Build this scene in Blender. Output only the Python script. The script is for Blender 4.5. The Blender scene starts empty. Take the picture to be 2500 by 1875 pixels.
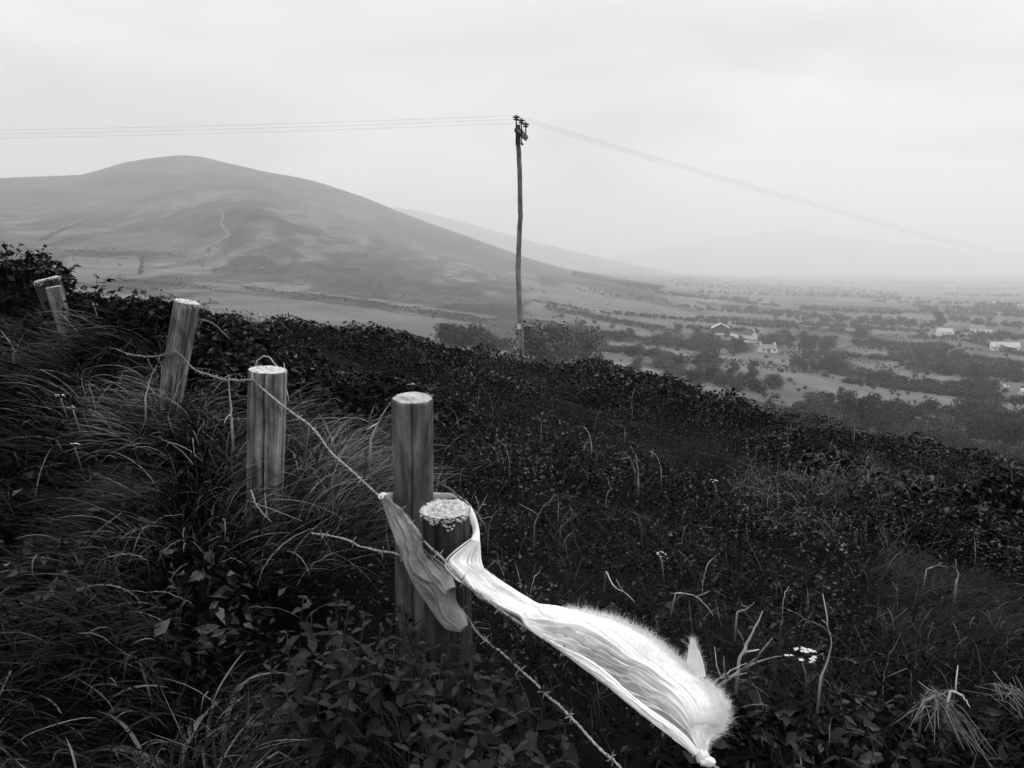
import bpy, math, random
import numpy as np
from mathutils import Vector, Matrix

random.seed(7)
rng = np.random.default_rng(11)
SC = bpy.context.scene
COL = SC.collection
PI = math.pi

# ------------------------------------------------------------------ camera
EYE = np.array([0.0, 0.0, 1.6])
FOC = 2100.0            # focal length in photo pixels (photo 2500 x 1875)
PITCH = math.atan(287.5 / FOC)
cam_d = bpy.data.cameras.new('camera')
cam_d.sensor_fit = 'HORIZONTAL'
cam_d.sensor_width = 36.0
cam_d.lens = 36.0 * FOC / 2500.0
cam_d.clip_start = 0.05
cam_d.clip_end = 60000
cam = bpy.data.objects.new('camera', cam_d)
cam.location = EYE
cam.rotation_euler = (PI / 2 - PITCH, 0, 0)
COL.objects.link(cam)
SC.camera = cam

# ------------------------------------------------------------------ world: overcast sky
SUN_EL, SUN_AZ = math.radians(46), math.radians(62)      # azimuth measured from +Y towards +X
w = bpy.data.worlds.new('World'); SC.world = w; w.use_nodes = True
nt = w.node_tree; nt.nodes.clear()
def N(t, **kw):
    n = nt.nodes.new(t)
    for k, v in kw.items():
        setattr(n, k, v)
    return n
def mth(op, a, b=None, c=None):
    n = nt.nodes.new('ShaderNodeMath'); n.operation = op
    for i, v in enumerate((a, b, c)):
        if v is None: continue
        if isinstance(v, (int, float)): n.inputs[i].default_value = v
        else: nt.links.new(v, n.inputs[i])
    return n.outputs[0]
geo = N('ShaderNodeTexCoord')
sep = N('ShaderNodeSeparateXYZ'); nt.links.new(geo.outputs['Generated'], sep.inputs[0])
zz = mth('MAXIMUM', sep.outputs[2], 0.0)
den = mth('ADD', zz, 0.16)
cx_ = mth('DIVIDE', sep.outputs[0], den)
cy_ = mth('DIVIDE', sep.outputs[1], den)
cmb = N('ShaderNodeCombineXYZ')
nt.links.new(mth('SUBTRACT', cx_, 0.9), cmb.inputs[0]); nt.links.new(mth('MULTIPLY', cy_, 1.0), cmb.inputs[1]); cmb.inputs[2].default_value = 14.6
nz = N('ShaderNodeTexNoise'); nz.inputs['Scale'].default_value = 0.62; nz.inputs['Detail'].default_value = 3.0
nz.inputs['Roughness'].default_value = 0.5; nz.inputs['Distortion'].default_value = 0.5
nt.links.new(cmb.outputs[0], nz.inputs['Vector'])
mr = N('ShaderNodeMapRange'); mr.inputs[1].default_value = 0.40; mr.inputs[2].default_value = 0.60
mr.inputs[3].default_value = 0.80; mr.inputs[4].default_value = 1.03
nt.links.new(nz.outputs['Fac'], mr.inputs[0])
SKY_A, SKY_B = 0.93, 1.6
base = mth('ADD', SKY_A, mth('MULTIPLY', mth('POWER', zz, 3.0), SKY_B))
cloud = mth('MULTIPLY', base, mr.outputs[0])
sky = N('ShaderNodeTexSky'); sky.sky_type = 'NISHITA'; sky.sun_disc = False
sky.sun_elevation = SUN_EL; sky.sun_rotation = SUN_AZ
bw = N('ShaderNodeRGBToBW'); nt.links.new(sky.outputs[0], bw.inputs[0])
clear = mth('MULTIPLY', bw.outputs[0], 0.08)
mix = mth('ADD', mth('MULTIPLY', clear, 0.06), mth('MULTIPLY', cloud, 0.97))
comb = N('ShaderNodeCombineXYZ')
for i in range(3): nt.links.new(mix, comb.inputs[i])
bg = N('ShaderNodeBackground'); bg.inputs['Strength'].default_value = 1.0
nt.links.new(comb.outputs[0], bg.inputs['Color'])
wo = N('ShaderNodeOutputWorld'); nt.links.new(bg.outputs[0], wo.inputs['Surface'])

sun_d = bpy.data.lights.new('sun', 'SUN'); sun_d.energy = 1.3; sun_d.angle = math.radians(14)
sun_d.color = (1, 1, 1)
sun = bpy.data.objects.new('sun', sun_d); COL.objects.link(sun)
sdir = Vector((math.sin(SUN_AZ) * math.cos(SUN_EL), math.cos(SUN_AZ) * math.cos(SUN_EL), math.sin(SUN_EL)))
sun.rotation_euler = sdir.to_track_quat('Z', 'Y').to_euler()
sun.location = sdir * 50

SC.view_settings.view_transform = 'Standard'
SC.view_settings.look = 'None'
SC.view_settings.exposure = 0.0
SC.view_settings.gamma = 1.0
SC.view_settings.use_curve_mapping = False
SC.render.engine = 'CYCLES'
SC.cycles.use_denoising = True
SC.cycles.max_bounces = 8
SC.cycles.diffuse_bounces = 3
SC.cycles.glossy_bounces = 2
SC.cycles.volume_bounces = 2
SC.cycles.use_adaptive_sampling = True
SC.cycles.adaptive_threshold = 0.01
SC.cycles.caustics_reflective = False
SC.cycles.caustics_refractive = False

# ------------------------------------------------------------------ geometry helpers
SP, CP = math.sin(PITCH), math.cos(PITCH)
def pdir(px, py):
    u = (np.asarray(px, float) - 1250.0) / FOC
    v = -(np.asarray(py, float) - 937.5) / FOC
    return u, CP + v * SP, -SP + v * CP
def P(px, py, Y):
    u, dy, dz = pdir(px, py)
    t = Y / dy
    return Vector((float(u * t), float(Y), float(EYE[2] + dz * t)))
def PP(lst):
    return [P(*q) for q in lst]

def hash2(ix, iy, seed=0):
    h = (ix.astype(np.int64) * 374761393 + iy.astype(np.int64) * 668265263 + seed * 1442695041) & 0xFFFFFFFF
    h = ((h ^ (h >> 13)) * 1274126177) & 0xFFFFFFFF
    return ((h ^ (h >> 16)) & 0xFFFF) / 65535.0
def vnoise(x, y, seed=0):
    x = np.asarray(x, float); y = np.asarray(y, float)
    ix = np.floor(x).astype(np.int64); iy = np.floor(y).astype(np.int64)
    fx = x - ix; fy = y - iy
    fx = fx * fx * (3 - 2 * fx); fy = fy * fy * (3 - 2 * fy)
    a = hash2(ix, iy, seed); b = hash2(ix + 1, iy, seed); c = hash2(ix, iy + 1, seed); d = hash2(ix + 1, iy + 1, seed)
    return (a * (1 - fx) + b * fx) * (1 - fy) + (c * (1 - fx) + d * fx) * fy
def fbm(x, y, oct=4, seed=0):
    s = 0; a = 0.5; t = 0
    for o in range(oct):
        s = s + a * vnoise(np.asarray(x) * 2 ** o + 17.3 * o, np.asarray(y) * 2 ** o - 9.1 * o, seed + o); t += a; a *= 0.5
    return s / t
def sstep(a, b, x):
    t = np.clip((x - a) / (b - a), 0, 1); return t * t * (3 - 2 * t)

def link(name, me, mat=None, parent=None, kind=None):
    o = bpy.data.objects.new(name, me)
    if mat is not None and len(me.materials) == 0: me.materials.append(mat)
    COL.objects.link(o)
    if parent is not None: o.parent = parent
    if kind: o['kind'] = kind
    return o
def np_mesh(name, V, F, attrs=None, smooth=True):
    """V (n,3), F (m,3|4) -> mesh; attrs: dict name -> per-vertex float"""
    V = np.asarray(V, np.float32).reshape(-1, 3); F = np.asarray(F, np.int32)
    me = bpy.data.meshes.new(name)
    k = F.shape[1]
    me.vertices.add(len(V)); me.vertices.foreach_set('co', V.ravel())
    me.loops.add(F.size); me.loops.foreach_set('vertex_index', F.ravel())
    me.polygons.add(len(F))
    me.polygons.foreach_set('loop_start', np.arange(0, F.size, k, dtype=np.int32))
    me.polygons.foreach_set('loop_total', np.full(len(F), k, np.int32))
    me.polygons.foreach_set('use_smooth', np.full(len(F), bool(smooth)))
    me.update(calc_edges=True)
    if attrs:
        for an, av in attrs.items():
            a = me.attributes.new(an, 'FLOAT', 'POINT')
            a.data.foreach_set('value', np.asarray(av, np.float32).ravel())
    me.validate()
    return me
def list_mesh(name, V, F, smooth=False):
    me = bpy.data.meshes.new(name); me.from_pydata([tuple(v) for v in V], [], F)
    me.polygons.foreach_set('use_smooth', [smooth] * len(me.polygons)); me.update()
    return me
def tag(o, label, cat, group=None, kind=None):
    o['label'] = label; o['category'] = cat
    if group: o['group'] = group
    if kind: o['kind'] = kind
    return o
def empty(name, loc, rz=0.0):
    o = bpy.data.objects.new(name, None); COL.objects.link(o)
    o.location = loc; o.rotation_euler = (0, 0, rz); o.empty_display_size = 0.1
    return o
class MB:
    """collect boxes / tubes into one mesh"""
    def __init__(s): s.V = []; s.F = []
    def box(s, x0, x1, y0, y1, z0, z1, M=None):
        b = len(s.V)
        for z in (z0, z1):
            for (x, y) in ((x0, y0), (x1, y0), (x1, y1), (x0, y1)):
                v = Vector((x, y, z)); s.V.append(M @ v if M else v)
        for f in ((3, 2, 1, 0), (4, 5, 6, 7), (0, 1, 5, 4), (1, 2, 6, 5), (2, 3, 7, 6), (3, 0, 4, 7)):
            s.F.append(tuple(b + i for i in f))
        return s
    def poly(s, pts, faces):
        b = len(s.V); s.V += [Vector(p) for p in pts]; s.F += [tuple(b + i for i in f) for f in faces]; return s
    def tube(s, pts, rad, seg=6, cap=True):
        V, F = tube_arrays(pts, rad, seg, cap); b = len(s.V)
        s.V += [Vector(v) for v in V]; s.F += [tuple(b + i for i in f) for f in F]; return s
    def build(s, name, mat, parent=None, smooth=False, kind=None):
        return link(name, list_mesh(name, s.V, s.F, smooth), mat, parent, kind)
def frames(pts):
    pts = [Vector(p) for p in pts]; n = len(pts); out = []
    up = Vector((0.13, 0.21, 1)).normalized()
    for i in range(n):
        t = (pts[min(i + 1, n - 1)] - pts[max(i - 1, 0)]).normalized()
        if i == 0:
            a = t.cross(up)
            if a.length < 0.2: a = t.cross(Vector((1, 0.1, 0)))
            a.normalize()
        else:
            a = out[-1][1] - t * out[-1][1].dot(t); a.normalize()
        out.append((t, a, t.cross(a)))
    return out
def tube_arrays(pts, rad, seg=6, cap=True):
    fr = frames(pts); V = []; F = []; n = len(pts)
    for i, p in enumerate(pts):
        r = rad[i] if hasattr(rad, '__len__') else rad
        for k in range(seg):
            an = 2 * PI * k / seg
            V.append(Vector(p) + (fr[i][1] * math.cos(an) + fr[i][2] * math.sin(an)) * r)
    for i in range(n - 1):
        for k in range(seg):
            a = i * seg + k; b = i * seg + (k + 1) % seg
            F.append((a, b, b + seg, a + seg))
    if cap:
        F.append(tuple(range(seg - 1, -1, -1))); F.append(tuple((n - 1) * seg + k for k in range(seg)))
    return V, F
def resample(pts, n):
    """Catmull-Rom through pts, n samples"""
    p = [np.array(q, float) for q in pts]
    p = [2 * p[0] - p[1]] + p + [2 * p[-1] - p[-2]]
    d = [0]
    for i in range(1, len(p) - 2): d.append(d[-1] + np.linalg.norm(p[i + 1] - p[i]))
    out = []
    for s in np.linspace(0, d[-1], n):
        i = min(max(np.searchsorted(d, s, side='right') - 1, 0), len(d) - 2)
        t = (s - d[i]) / max(d[i + 1] - d[i], 1e-9)
        a, b, c, e = p[i], p[i + 1], p[i + 2], p[i + 3]
        out.append(0.5 * ((2 * b) + (-a + c) * t + (2 * a - 5 * b + 4 * c - e) * t * t + (-a + 3 * b - 3 * c + e) * t ** 3))
    return np.array(out)

# ------------------------------------------------------------------ materials
def new_mat(name):
    m = bpy.data.materials.new(name); m.use_nodes = True
    t = m.node_tree; return m, t, t.nodes['Principled BSDF']
def _math(t, op, a, b=None):
    n = t.nodes.new('ShaderNodeMath'); n.operation = op
    for i, v in enumerate((a, b)):
        if v is None: continue
        if isinstance(v, (int, float)): n.inputs[i].default_value = v
        else: t.links.new(v, n.inputs[i])
    return n.outputs[0]
def _grey(t, val, sock):
    c = t.nodes.new('ShaderNodeCombineColor')
    for i in range(3): t.links.new(val, c.inputs[i])
    t.links.new(c.outputs[0], sock)
def _noise(t, scale, detail=4, coord='Object', stretch=None, rough=0.55, dist=0.0):
    tc = t.nodes.new('ShaderNodeTexCoord')
    src = tc.outputs[coord] if coord != 'World' else t.nodes.new('ShaderNodeNewGeometry').outputs['Position']
    if stretch:
        mp = t.nodes.new('ShaderNodeMapping'); mp.inputs['Scale'].default_value = stretch
        t.links.new(src, mp.inputs[0]); src = mp.outputs[0]
    n = t.nodes.new('ShaderNodeTexNoise'); n.inputs['Scale'].default_value = scale
    n.inputs['Detail'].default_value = detail; n.inputs['Roughness'].default_value = rough; n.inputs['Distortion'].default_value = dist
    t.links.new(src, n.inputs['Vector']); return n.outputs['Fac']
def _range(t, v, a, b, c, d):
    n = t.nodes.new('ShaderNodeMapRange')
    for i, q in enumerate((a, b, c, d)): n.inputs[i + 1].default_value = q
    t.links.new(v, n.inputs[0]); return n.outputs[0]
def _bump(t, bsdf, h, strength, dist=0.01):
    b = t.nodes.new('ShaderNodeBump'); b.inputs['Strength'].default_value = strength; b.inputs['Distance'].default_value = dist
    t.links.new(h, b.inputs['Height']); t.links.new(b.outputs[0], bsdf.inputs['Normal'])
def plain(name, lo, hi, scale=8, rough=0.8, spec=0.3, coord='Object', stretch=None, bump=0.0, bdist=0.005):
    m, t, b = new_mat(name)
    n = _noise(t, scale, 5, coord, stretch)
    _grey(t, _range(t, n, 0.3, 0.7, lo, hi), b.inputs['Base Color'])
    b.inputs['Roughness'].default_value = rough; b.inputs['Specular IOR Level'].default_value = spec
    if bump: _bump(t, b, n, bump, bdist)
    return m
def tone_mat(name, gain=1.0, rough=0.5, spec=0.35, nscale=40, perobj=False):
    """albedo comes from the per-leaf attribute 'tone'"""
    m, t, b = new_mat(name)
    a = t.nodes.new('ShaderNodeAttribute'); a.attribute_name = 'tone'
    n = _noise(t, nscale, 3, 'Object')
    v = _math(t, 'MULTIPLY', a.outputs['Fac'], _range(t, n, 0.3, 0.7, 0.7 * gain, 1.3 * gain))
    if perobj:
        oi = t.nodes.new('ShaderNodeObjectInfo'); v = _math(t, 'MULTIPLY', v, _range(t, oi.outputs['Random'], 0, 1, 0.35, 2.4))
    _grey(t, v, b.inputs['Base Color'])
    b.inputs['Roughness'].default_value = rough; b.inputs['Specular IOR Level'].default_value = spec
    return m
def rand_mat(name, lo, hi, rough=0.5, spec=0.35, nscale=30):
    """albedo varies per object"""
    m, t, b = new_mat(name)
    oi = t.nodes.new('ShaderNodeObjectInfo')
    n = _noise(t, nscale, 4, 'Object')
    v = _math(t, 'MULTIPLY', _range(t, oi.outputs['Random'], 0, 1, lo, hi), _range(t, n, 0.3, 0.7, 0.65, 1.35))
    _grey(t, v, b.inputs['Base Color'])
    b.inputs['Roughness'].default_value = rough; b.inputs['Specular IOR Level'].default_value = spec
    _bump(t, b, n, 0.3, 0.004)
    return m
M = {}
M['grass'] = tone_mat('grass', gain=0.45, rough=0.5, spec=0.09)
M['leaf'] = tone_mat('leaf', gain=0.36, rough=0.6, spec=0.05)
M['crown'] = tone_mat('crown', gain=0.9, rough=0.85, spec=0.05, nscale=6.0, perobj=True)
M['hedge'] = tone_mat('hedge', rough=0.85, spec=0.1, nscale=0.4)
M['nettle'] = rand_mat('nettle', 0.004, 0.034, rough=0.6, spec=0.1, nscale=60)
M['bramble'] = rand_mat('bramble', 0.008, 0.03, rough=0.6, spec=0.1, nscale=60)
M['blade'] = rand_mat('blade', 0.012, 0.11, rough=0.5, spec=0.2, nscale=20)
M['dry'] = rand_mat('dry', 0.16, 0.45, rough=0.75, spec=0.2, nscale=40)
M['straw'] = rand_mat('straw', 0.05, 0.22, rough=0.75, spec=0.1, nscale=40)
M['greystem'] = rand_mat('greystem', 0.07, 0.2, rough=0.75, spec=0.2, nscale=40)
M['darkstem'] = plain('darkstem', 0.008, 0.03, 30, 0.7)
M['bark'] = plain('bark', 0.02, 0.05, 3, 0.9)
M['white_flower'] = plain('white_flower', 0.5, 0.75, 60, 0.8)
M['wire'] = plain('wire', 0.10, 0.46, 90, 0.6, 0.4, bump=0.6, bdist=0.003)
M['wire_mid'] = plain('wire_mid', 0.05, 0.3, 90, 0.6, 0.3, bump=0.6, bdist=0.003)
M['wire_dark'] = plain('wire_dark', 0.03, 0.1, 90, 0.6, 0.4)
M['conductor'] = plain('conductor', 0.5, 0.6, 5, 0.6)
M['steel'] = plain('steel', 0.008, 0.02, 6, 0.5)
M['insulator'] = plain('insulator', 0.03, 0.08, 9, 0.25, 0.5)
M['plate'] = plain('plate', 0.55, 0.7, 9, 0.5)
M['wall'] = plain('wall', 0.62, 0.85, 0.6, 0.9)
M['wall_grey'] = plain('wall_grey', 0.25, 0.4, 0.6, 0.9)
M['roof_grey'] = plain('roof_grey', 0.16, 0.24, 0.9, 0.85)
M['roof_pale'] = plain('roof_pale', 0.38, 0.5, 0.7, 0.8)
M['roof_dark'] = plain('roof_dark', 0.05, 0.09, 0.9, 0.85)
M['dark_open'] = plain('dark_open', 0.015, 0.03, 1.0, 0.9)
M['cow'] = plain('cow', 0.02, 0.05, 1.0, 0.9)
M['sheep'] = plain('sheep', 0.55, 0.75, 3.0, 0.95)
M['track'] = plain('track', 0.085, 0.16, 0.15, 0.95, 0.1, 'World')
M['lane'] = plain('lane', 0.3, 0.42, 0.2, 0.95, 0.1, 'World')

def wood_mat(name, lo, hi, soft=False, patch=0.5):
    m, t, b = new_mat(name)
    g1 = _noise(t, 17, 6, 'Object', (1, 1, 0.09), 0.7, 0.3)       # long grain
    g2 = _noise(t, 60, 5, 'Object', (1, 1, 0.05), 0.65, 0.2)
    pa = _noise(t, 11, 6, 'Object', (1, 1, 0.4), 0.68, 0.9)         # weather patches
    v = _math(t, 'MULTIPLY', _range(t, g1, 0.32, 0.68, lo, hi), _range(t, g2, 0.35, 0.62, 0.8 if soft else 0.45, 1.1 if soft else 1.25))
    v = _math(t, 'MULTIPLY', v, _range(t, pa, 0.36, 0.62, patch, 1.3))
    at = t.nodes.new('ShaderNodeAttribute'); at.attribute_name = 'crack'
    v = _math(t, 'MULTIPLY', v, _range(t, at.outputs['Fac'], 0, 1, 1.0, 0.12))
    _grey(t, v, b.inputs['Base Color'])
    b.inputs['Roughness'].default_value = 0.85; b.inputs['Specular IOR Level'].default_value = 0.15
    _bump(t, b, g2, 0.5, 0.004)
    return m
M['wood'] = wood_mat('wood', 0.07, 0.3)
M['wood_pale'] = wood_mat('wood_pale', 0.085, 0.36, patch=0.4)
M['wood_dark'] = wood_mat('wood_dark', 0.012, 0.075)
M['wood_smooth'] = wood_mat('wood_smooth', 0.08, 0.19, patch=0.3, soft=True)
M['endgrain'] = plain('endgrain', 0.2, 0.55, 28, 0.9, 0.1, bump=0.8)
M['lichen'] = plain('lichen', 0.22, 0.72, 70, 0.95, 0.1, bump=1.0, bdist=0.006)

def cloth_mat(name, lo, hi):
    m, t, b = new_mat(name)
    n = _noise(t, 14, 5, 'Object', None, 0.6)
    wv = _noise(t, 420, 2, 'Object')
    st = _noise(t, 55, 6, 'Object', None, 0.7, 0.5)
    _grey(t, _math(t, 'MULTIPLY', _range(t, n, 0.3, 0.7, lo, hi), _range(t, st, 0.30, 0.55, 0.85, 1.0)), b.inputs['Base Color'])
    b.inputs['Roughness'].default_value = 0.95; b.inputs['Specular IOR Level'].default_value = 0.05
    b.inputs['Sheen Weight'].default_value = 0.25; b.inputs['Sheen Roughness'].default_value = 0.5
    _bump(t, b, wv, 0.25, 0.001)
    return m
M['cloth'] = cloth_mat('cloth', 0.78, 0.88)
M['cloth_shaded'] = cloth_mat('cloth_shaded', 0.12, 0.28)  # same white cloth, darkened in colour to stand for shade on flap and underside
M['fuzz'] = plain('fuzz', 0.75, 0.85, 20, 0.95, 0.05)

def ground_mat():
    m, t, b = new_mat('ground')
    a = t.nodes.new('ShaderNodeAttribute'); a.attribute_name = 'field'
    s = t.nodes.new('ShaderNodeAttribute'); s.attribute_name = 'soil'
    big = _noise(t, 0.0075, 6, 'World', None, 0.62, 0.8)
    mid = _noise(t, 0.045, 5, 'World', None, 0.65, 0.4)
    fine = _noise(t, 0.4, 4, 'World', None, 0.6)
    moor = _math(t, 'MULTIPLY', _range(t, big, 0.40, 0.60, 0.055, 0.10), _range(t, mid, 0.40, 0.58, 0.75, 1.2))
    past = _math(t, 'MULTIPLY', _range(t, big, 0.3, 0.7, 0.11, 0.155), _range(t, mid, 0.3, 0.7, 0.85, 1.1))
    pa = t.nodes.new('ShaderNodeAttribute'); pa.attribute_name = 'patch'; moor = _math(t, 'MULTIPLY', moor, pa.outputs['Fac'])
    pf = t.nodes.new('ShaderNodeAttribute'); pf.attribute_name = 'fpatch'; past = _math(t, 'MULTIPLY', past, pf.outputs['Fac'])
    mx = t.nodes.new('ShaderNodeMix'); mx.data_type = 'FLOAT'
    t.links.new(a.outputs['Fac'], mx.inputs[0]); t.links.new(moor, mx.inputs[2]); t.links.new(past, mx.inputs[3])
    v = _math(t, 'MULTIPLY', mx.outputs[0], _range(t, fine, 0.3, 0.7, 0.85, 1.15))
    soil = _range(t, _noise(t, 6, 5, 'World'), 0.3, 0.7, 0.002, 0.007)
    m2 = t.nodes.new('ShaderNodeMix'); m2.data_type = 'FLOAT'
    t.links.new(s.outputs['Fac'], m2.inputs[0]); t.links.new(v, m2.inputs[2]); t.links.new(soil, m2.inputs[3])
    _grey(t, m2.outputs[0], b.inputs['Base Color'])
    b.inputs['Roughness'].default_value = 0.95; b.inputs['Specular IOR Level'].default_value = 0.05
    return m
M['ground'] = ground_mat()

# ------------------------------------------------------------------ terrain
# top of the heath vegetation near the fence: control points (photo x, photo y, metres ahead)
CTRL = [(0,1875,1.75),(600,1875,1.75),(1250,1875,1.85),(1900,1875,2.0),(2500,1875,2.1),
        (0,1400,2.6),(500,1450,2.5),(1000,1640,2.35),(1500,1600,2.5),(2000,1600,2.7),(2500,1600,2.9),
        (0,1100,3.6),(300,1130,3.3),(650,1150,3.1),(1000,1300,3.1),(1500,1300,3.6),(2000,1300,4.2),(2500,1300,4.8),
        (0,790,5.2),(150,785,5.2),(420,945,4.3),(800,1000,5),(1100,1100,5),(1500,1100,6.5),(2000,1120,7.5),(2400,1190,8)]
BROW = [(-700,690,6),(0,700,7),(150,725,9),(300,745,11),(560,800,16),(800,800,20),(1000,842,24),(1270,876,30.5),(1500,899,28),
        (1600,909,26),(1830,974,22),(2100,1064,16),(2300,1114,13.5),(2500,1154,12),(3200,1300,9)]
c3 = np.array([P(*q)[:] for q in CTRL + BROW] + [(0,-4,0.3),(-6,-4,0.9),(6,-4,-0.4),(-9,3,1.4),(12,3,-1.6)])
def tps_fit(pts, lam=0.002):
    n = len(pts); X = pts[:, :2] / 5.0
    d2 = ((X[:, None] - X[None]) ** 2).sum(-1)
    K = np.where(d2 > 0, d2 * np.log(np.maximum(d2, 1e-12)), 0) + lam * np.eye(n)
    A = np.zeros((n + 3, n + 3)); A[:n, :n] = K; A[:n, n] = 1; A[:n, n + 1:] = X; A[n, :n] = 1; A[n + 1:, :n] = X.T
    return X, np.linalg.solve(A, np.concatenate([pts[:, 2], np.zeros(3)]))
_TX, _TW = tps_fit(c3)
def canopy0(x, y):
    x = np.asarray(x, float).ravel() / 5; y = np.asarray(y, float).ravel() / 5
    out = np.empty(len(x)); n = len(_TX)
    for s in range(0, len(x), 40000):
        xs = x[s:s + 40000]; ys = y[s:s + 40000]
        d2 = (xs[:, None] - _TX[:, 0]) ** 2 + (ys[:, None] - _TX[:, 1]) ** 2
        K = d2 * np.log(np.maximum(d2, 1e-12))
        out[s:s + 40000] = K @ _TW[:n] + _TW[n] + _TW[n + 1] * xs + _TW[n + 2] * ys
    return out
# brow distance / height by azimuth
_bp = np.array([P(*q)[:] for q in BROW])
_ba = np.arctan2(_bp[:, 0], _bp[:, 1]); _br = np.hypot(_bp[:, 0], _bp[:, 1])
_ba = np.concatenate([[-PI], _ba, [PI]]); _br = np.concatenate([[7.0], _br, [7.0]])
def brow_r(a): return np.interp(a, _ba, _br)
# valley and hills: screen row (photo y) of the terrain by distance, for a fan of directions
COLS = [0, 300, 440, 620, 800, 1000, 1270, 1500, 1800, 2150, 2500]
ROWS = {200: [760,815,815,825,835,860,884,912,992,1066,1096],
        300: [720,780,785,795,805,832,862,880,935,985,1000],
        450: [690,745,750,760,770,800,828,835,875,915,920],
        650: [650,700,705,720,735,762,785,795,822,850,858],
        900: [610,650,655,672,692,718,742,758,782,806,814],
        1150:[575,606,604,590,640,680,711,733,759,775,783],
        1380:[545,570,555,500,600,650,690,716,744,759,763],
        1650:[520,525,500,480,556,618,668,701,730,744,748]}
RIDGE1 = [(-400,455),(-150,446),(0,440),(90,436),(200,432),(310,400),(380,390),(440,385),(490,389),(540,400),(640,424),(740,440),(800,455),
          (880,480),(950,508),(1050,545),(1200,598),(1300,634),(1400,662),(1500,684),(1800,707),(2150,719),(2500,721),(2900,721)]
RIDGE2 = [(-400,560),(700,560),(850,500),(900,500),(960,507),(1030,517),(1150,548),(1300,590),(1450,625),(1530,642),(1650,668),(1800,674),(2900,675)]
RIDGE3 = [(-400,600),(1200,655),(1350,648),(1500,625),(1700,590),(1850,568),(1930,562),(1967,561),(2036,575),(2146,587),(2235,592),(2345,610),(2494,630),(2700,650),(2900,655)]
TA = np.linspace(-0.85, 0.85, 341)
def sil_row(pts, r, fine=0):
    ta = []; z = []
    for (x, y) in pts:
        u, dy, dz = pdir(x, y); ta.append(u / dy); z.append(EYE[2] + dz / math.hypot(u, dy) * r)
    return np.interp(TA, ta, z)
def smooth(v, k):
    ker = np.hanning(2 * k + 1); ker /= ker.sum()
    return np.convolve(np.pad(v, k, mode='edge'), ker, 'valid')
_rows = []
zb = np.array([np.interp(t, np.tan(np.clip(_ba[1:-1], -1.2, 1.2)), _bp[:, 2]) for t in TA])
rb = np.array([brow_r(math.atan(t)) for t in TA])
_rows.append((125.0, smooth(EYE[2] + (zb - EYE[2]) / rb * 125 - 6.5, 8)))
for r in sorted(ROWS): _rows.append((float(r), smooth(sil_row(list(zip(COLS, ROWS[r])), r), 12)))
_r1 = smooth(sil_row(RIDGE1, 2900), 2); _rows.append((2900.0, np.where(_r1 > 0, _r1 * 0.962, _r1)))
side = smooth(np.interp(TA, [-0.6, -0.1, 0.1, 0.35, 0.6], [1, 0.8, 0.4, 0, 0]), 8)
_rows.append((3500.0, _rows[-1][1] * (0.75 * side + (1 - side)) - (1 - side) * 2))
_rows.append((5000.0, 30 * side - 78 * (1 - side)))
_rows.append((7000.0, smooth(sil_row(RIDGE2, 7000), 2)))
_rows.append((8800.0, 20 * side - 82 * (1 - side)))
_rows.append((12000.0, smooth(sil_row(RIDGE3, 12000), 3)))
_rows.append((15000.0, TA * 0 - 80.0))
_rows.append((26000.0, TA * 0 - 80.0))
LR = np.log([r for r, _ in _rows]); RZ = np.array([z for _, z in _rows])
def far_z(r, a):
    """a: azimuth; outside the fan the edge directions carry on"""
    ta = np.where(np.abs(a) < 0.7, np.tan(np.clip(a, -0.7, 0.7)), np.sign(a) * 0.8423)
    back = np.clip((np.abs(a) - 1.4) / (PI - 1.4), 0, 1) ** 1.0 * 0.5
    def at(t):
        f = (np.clip(t, TA[0], TA[-1]) - TA[0]) / (TA[1] - TA[0]); i = np.minimum(f.astype(int), len(TA) - 2); f = f - i
        return RZ[:, i] * (1 - f) + RZ[:, i + 1] * f
    Z = at(ta) * (1 - back) + at(-ta) * back
    l = np.clip(np.log(np.maximum(r, 1e-3)), LR[0], LR[-1])
    k = np.clip(np.searchsorted(LR, l, side='right') - 1, 0, len(LR) - 2)
    h = LR[k + 1] - LR[k]; t = (l - LR[k]) / h
    ar = np.arange(len(l))
    sl = np.diff(Z, axis=0) / np.diff(LR)[:, None]
    mm = np.zeros_like(Z); mm[0] = sl[0]; mm[-1] = sl[-1]
    pr = sl[:-1] * sl[1:]
    mm[1:-1] = np.where(pr > 0, 2 * pr / (sl[:-1] + sl[1:] + np.where(pr > 0, 0, 1e-9)), 0)
    y0, y1, m0, m1 = Z[k, ar], Z[k + 1, ar], mm[k, ar], mm[k + 1, ar]
    return (2*t**3-3*t**2+1)*y0 + (t**3-2*t**2+t)*h*m0 + (-2*t**3+3*t**2)*y1 + (t**3-t**2)*h*m1
def bumps(x, y):
    """hummocks of the heath canopy"""
    return (fbm(x / 0.75, y / 0.75, 3, 21) - 0.5) * 0.42 + (fbm(x / 1.9, y / 1.9, 2, 29) - 0.5) * 0.40 + (fbm(x / 4.1, y / 4.1, 2, 33) - 0.5) * 0.4
VEG = 0.34
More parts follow.
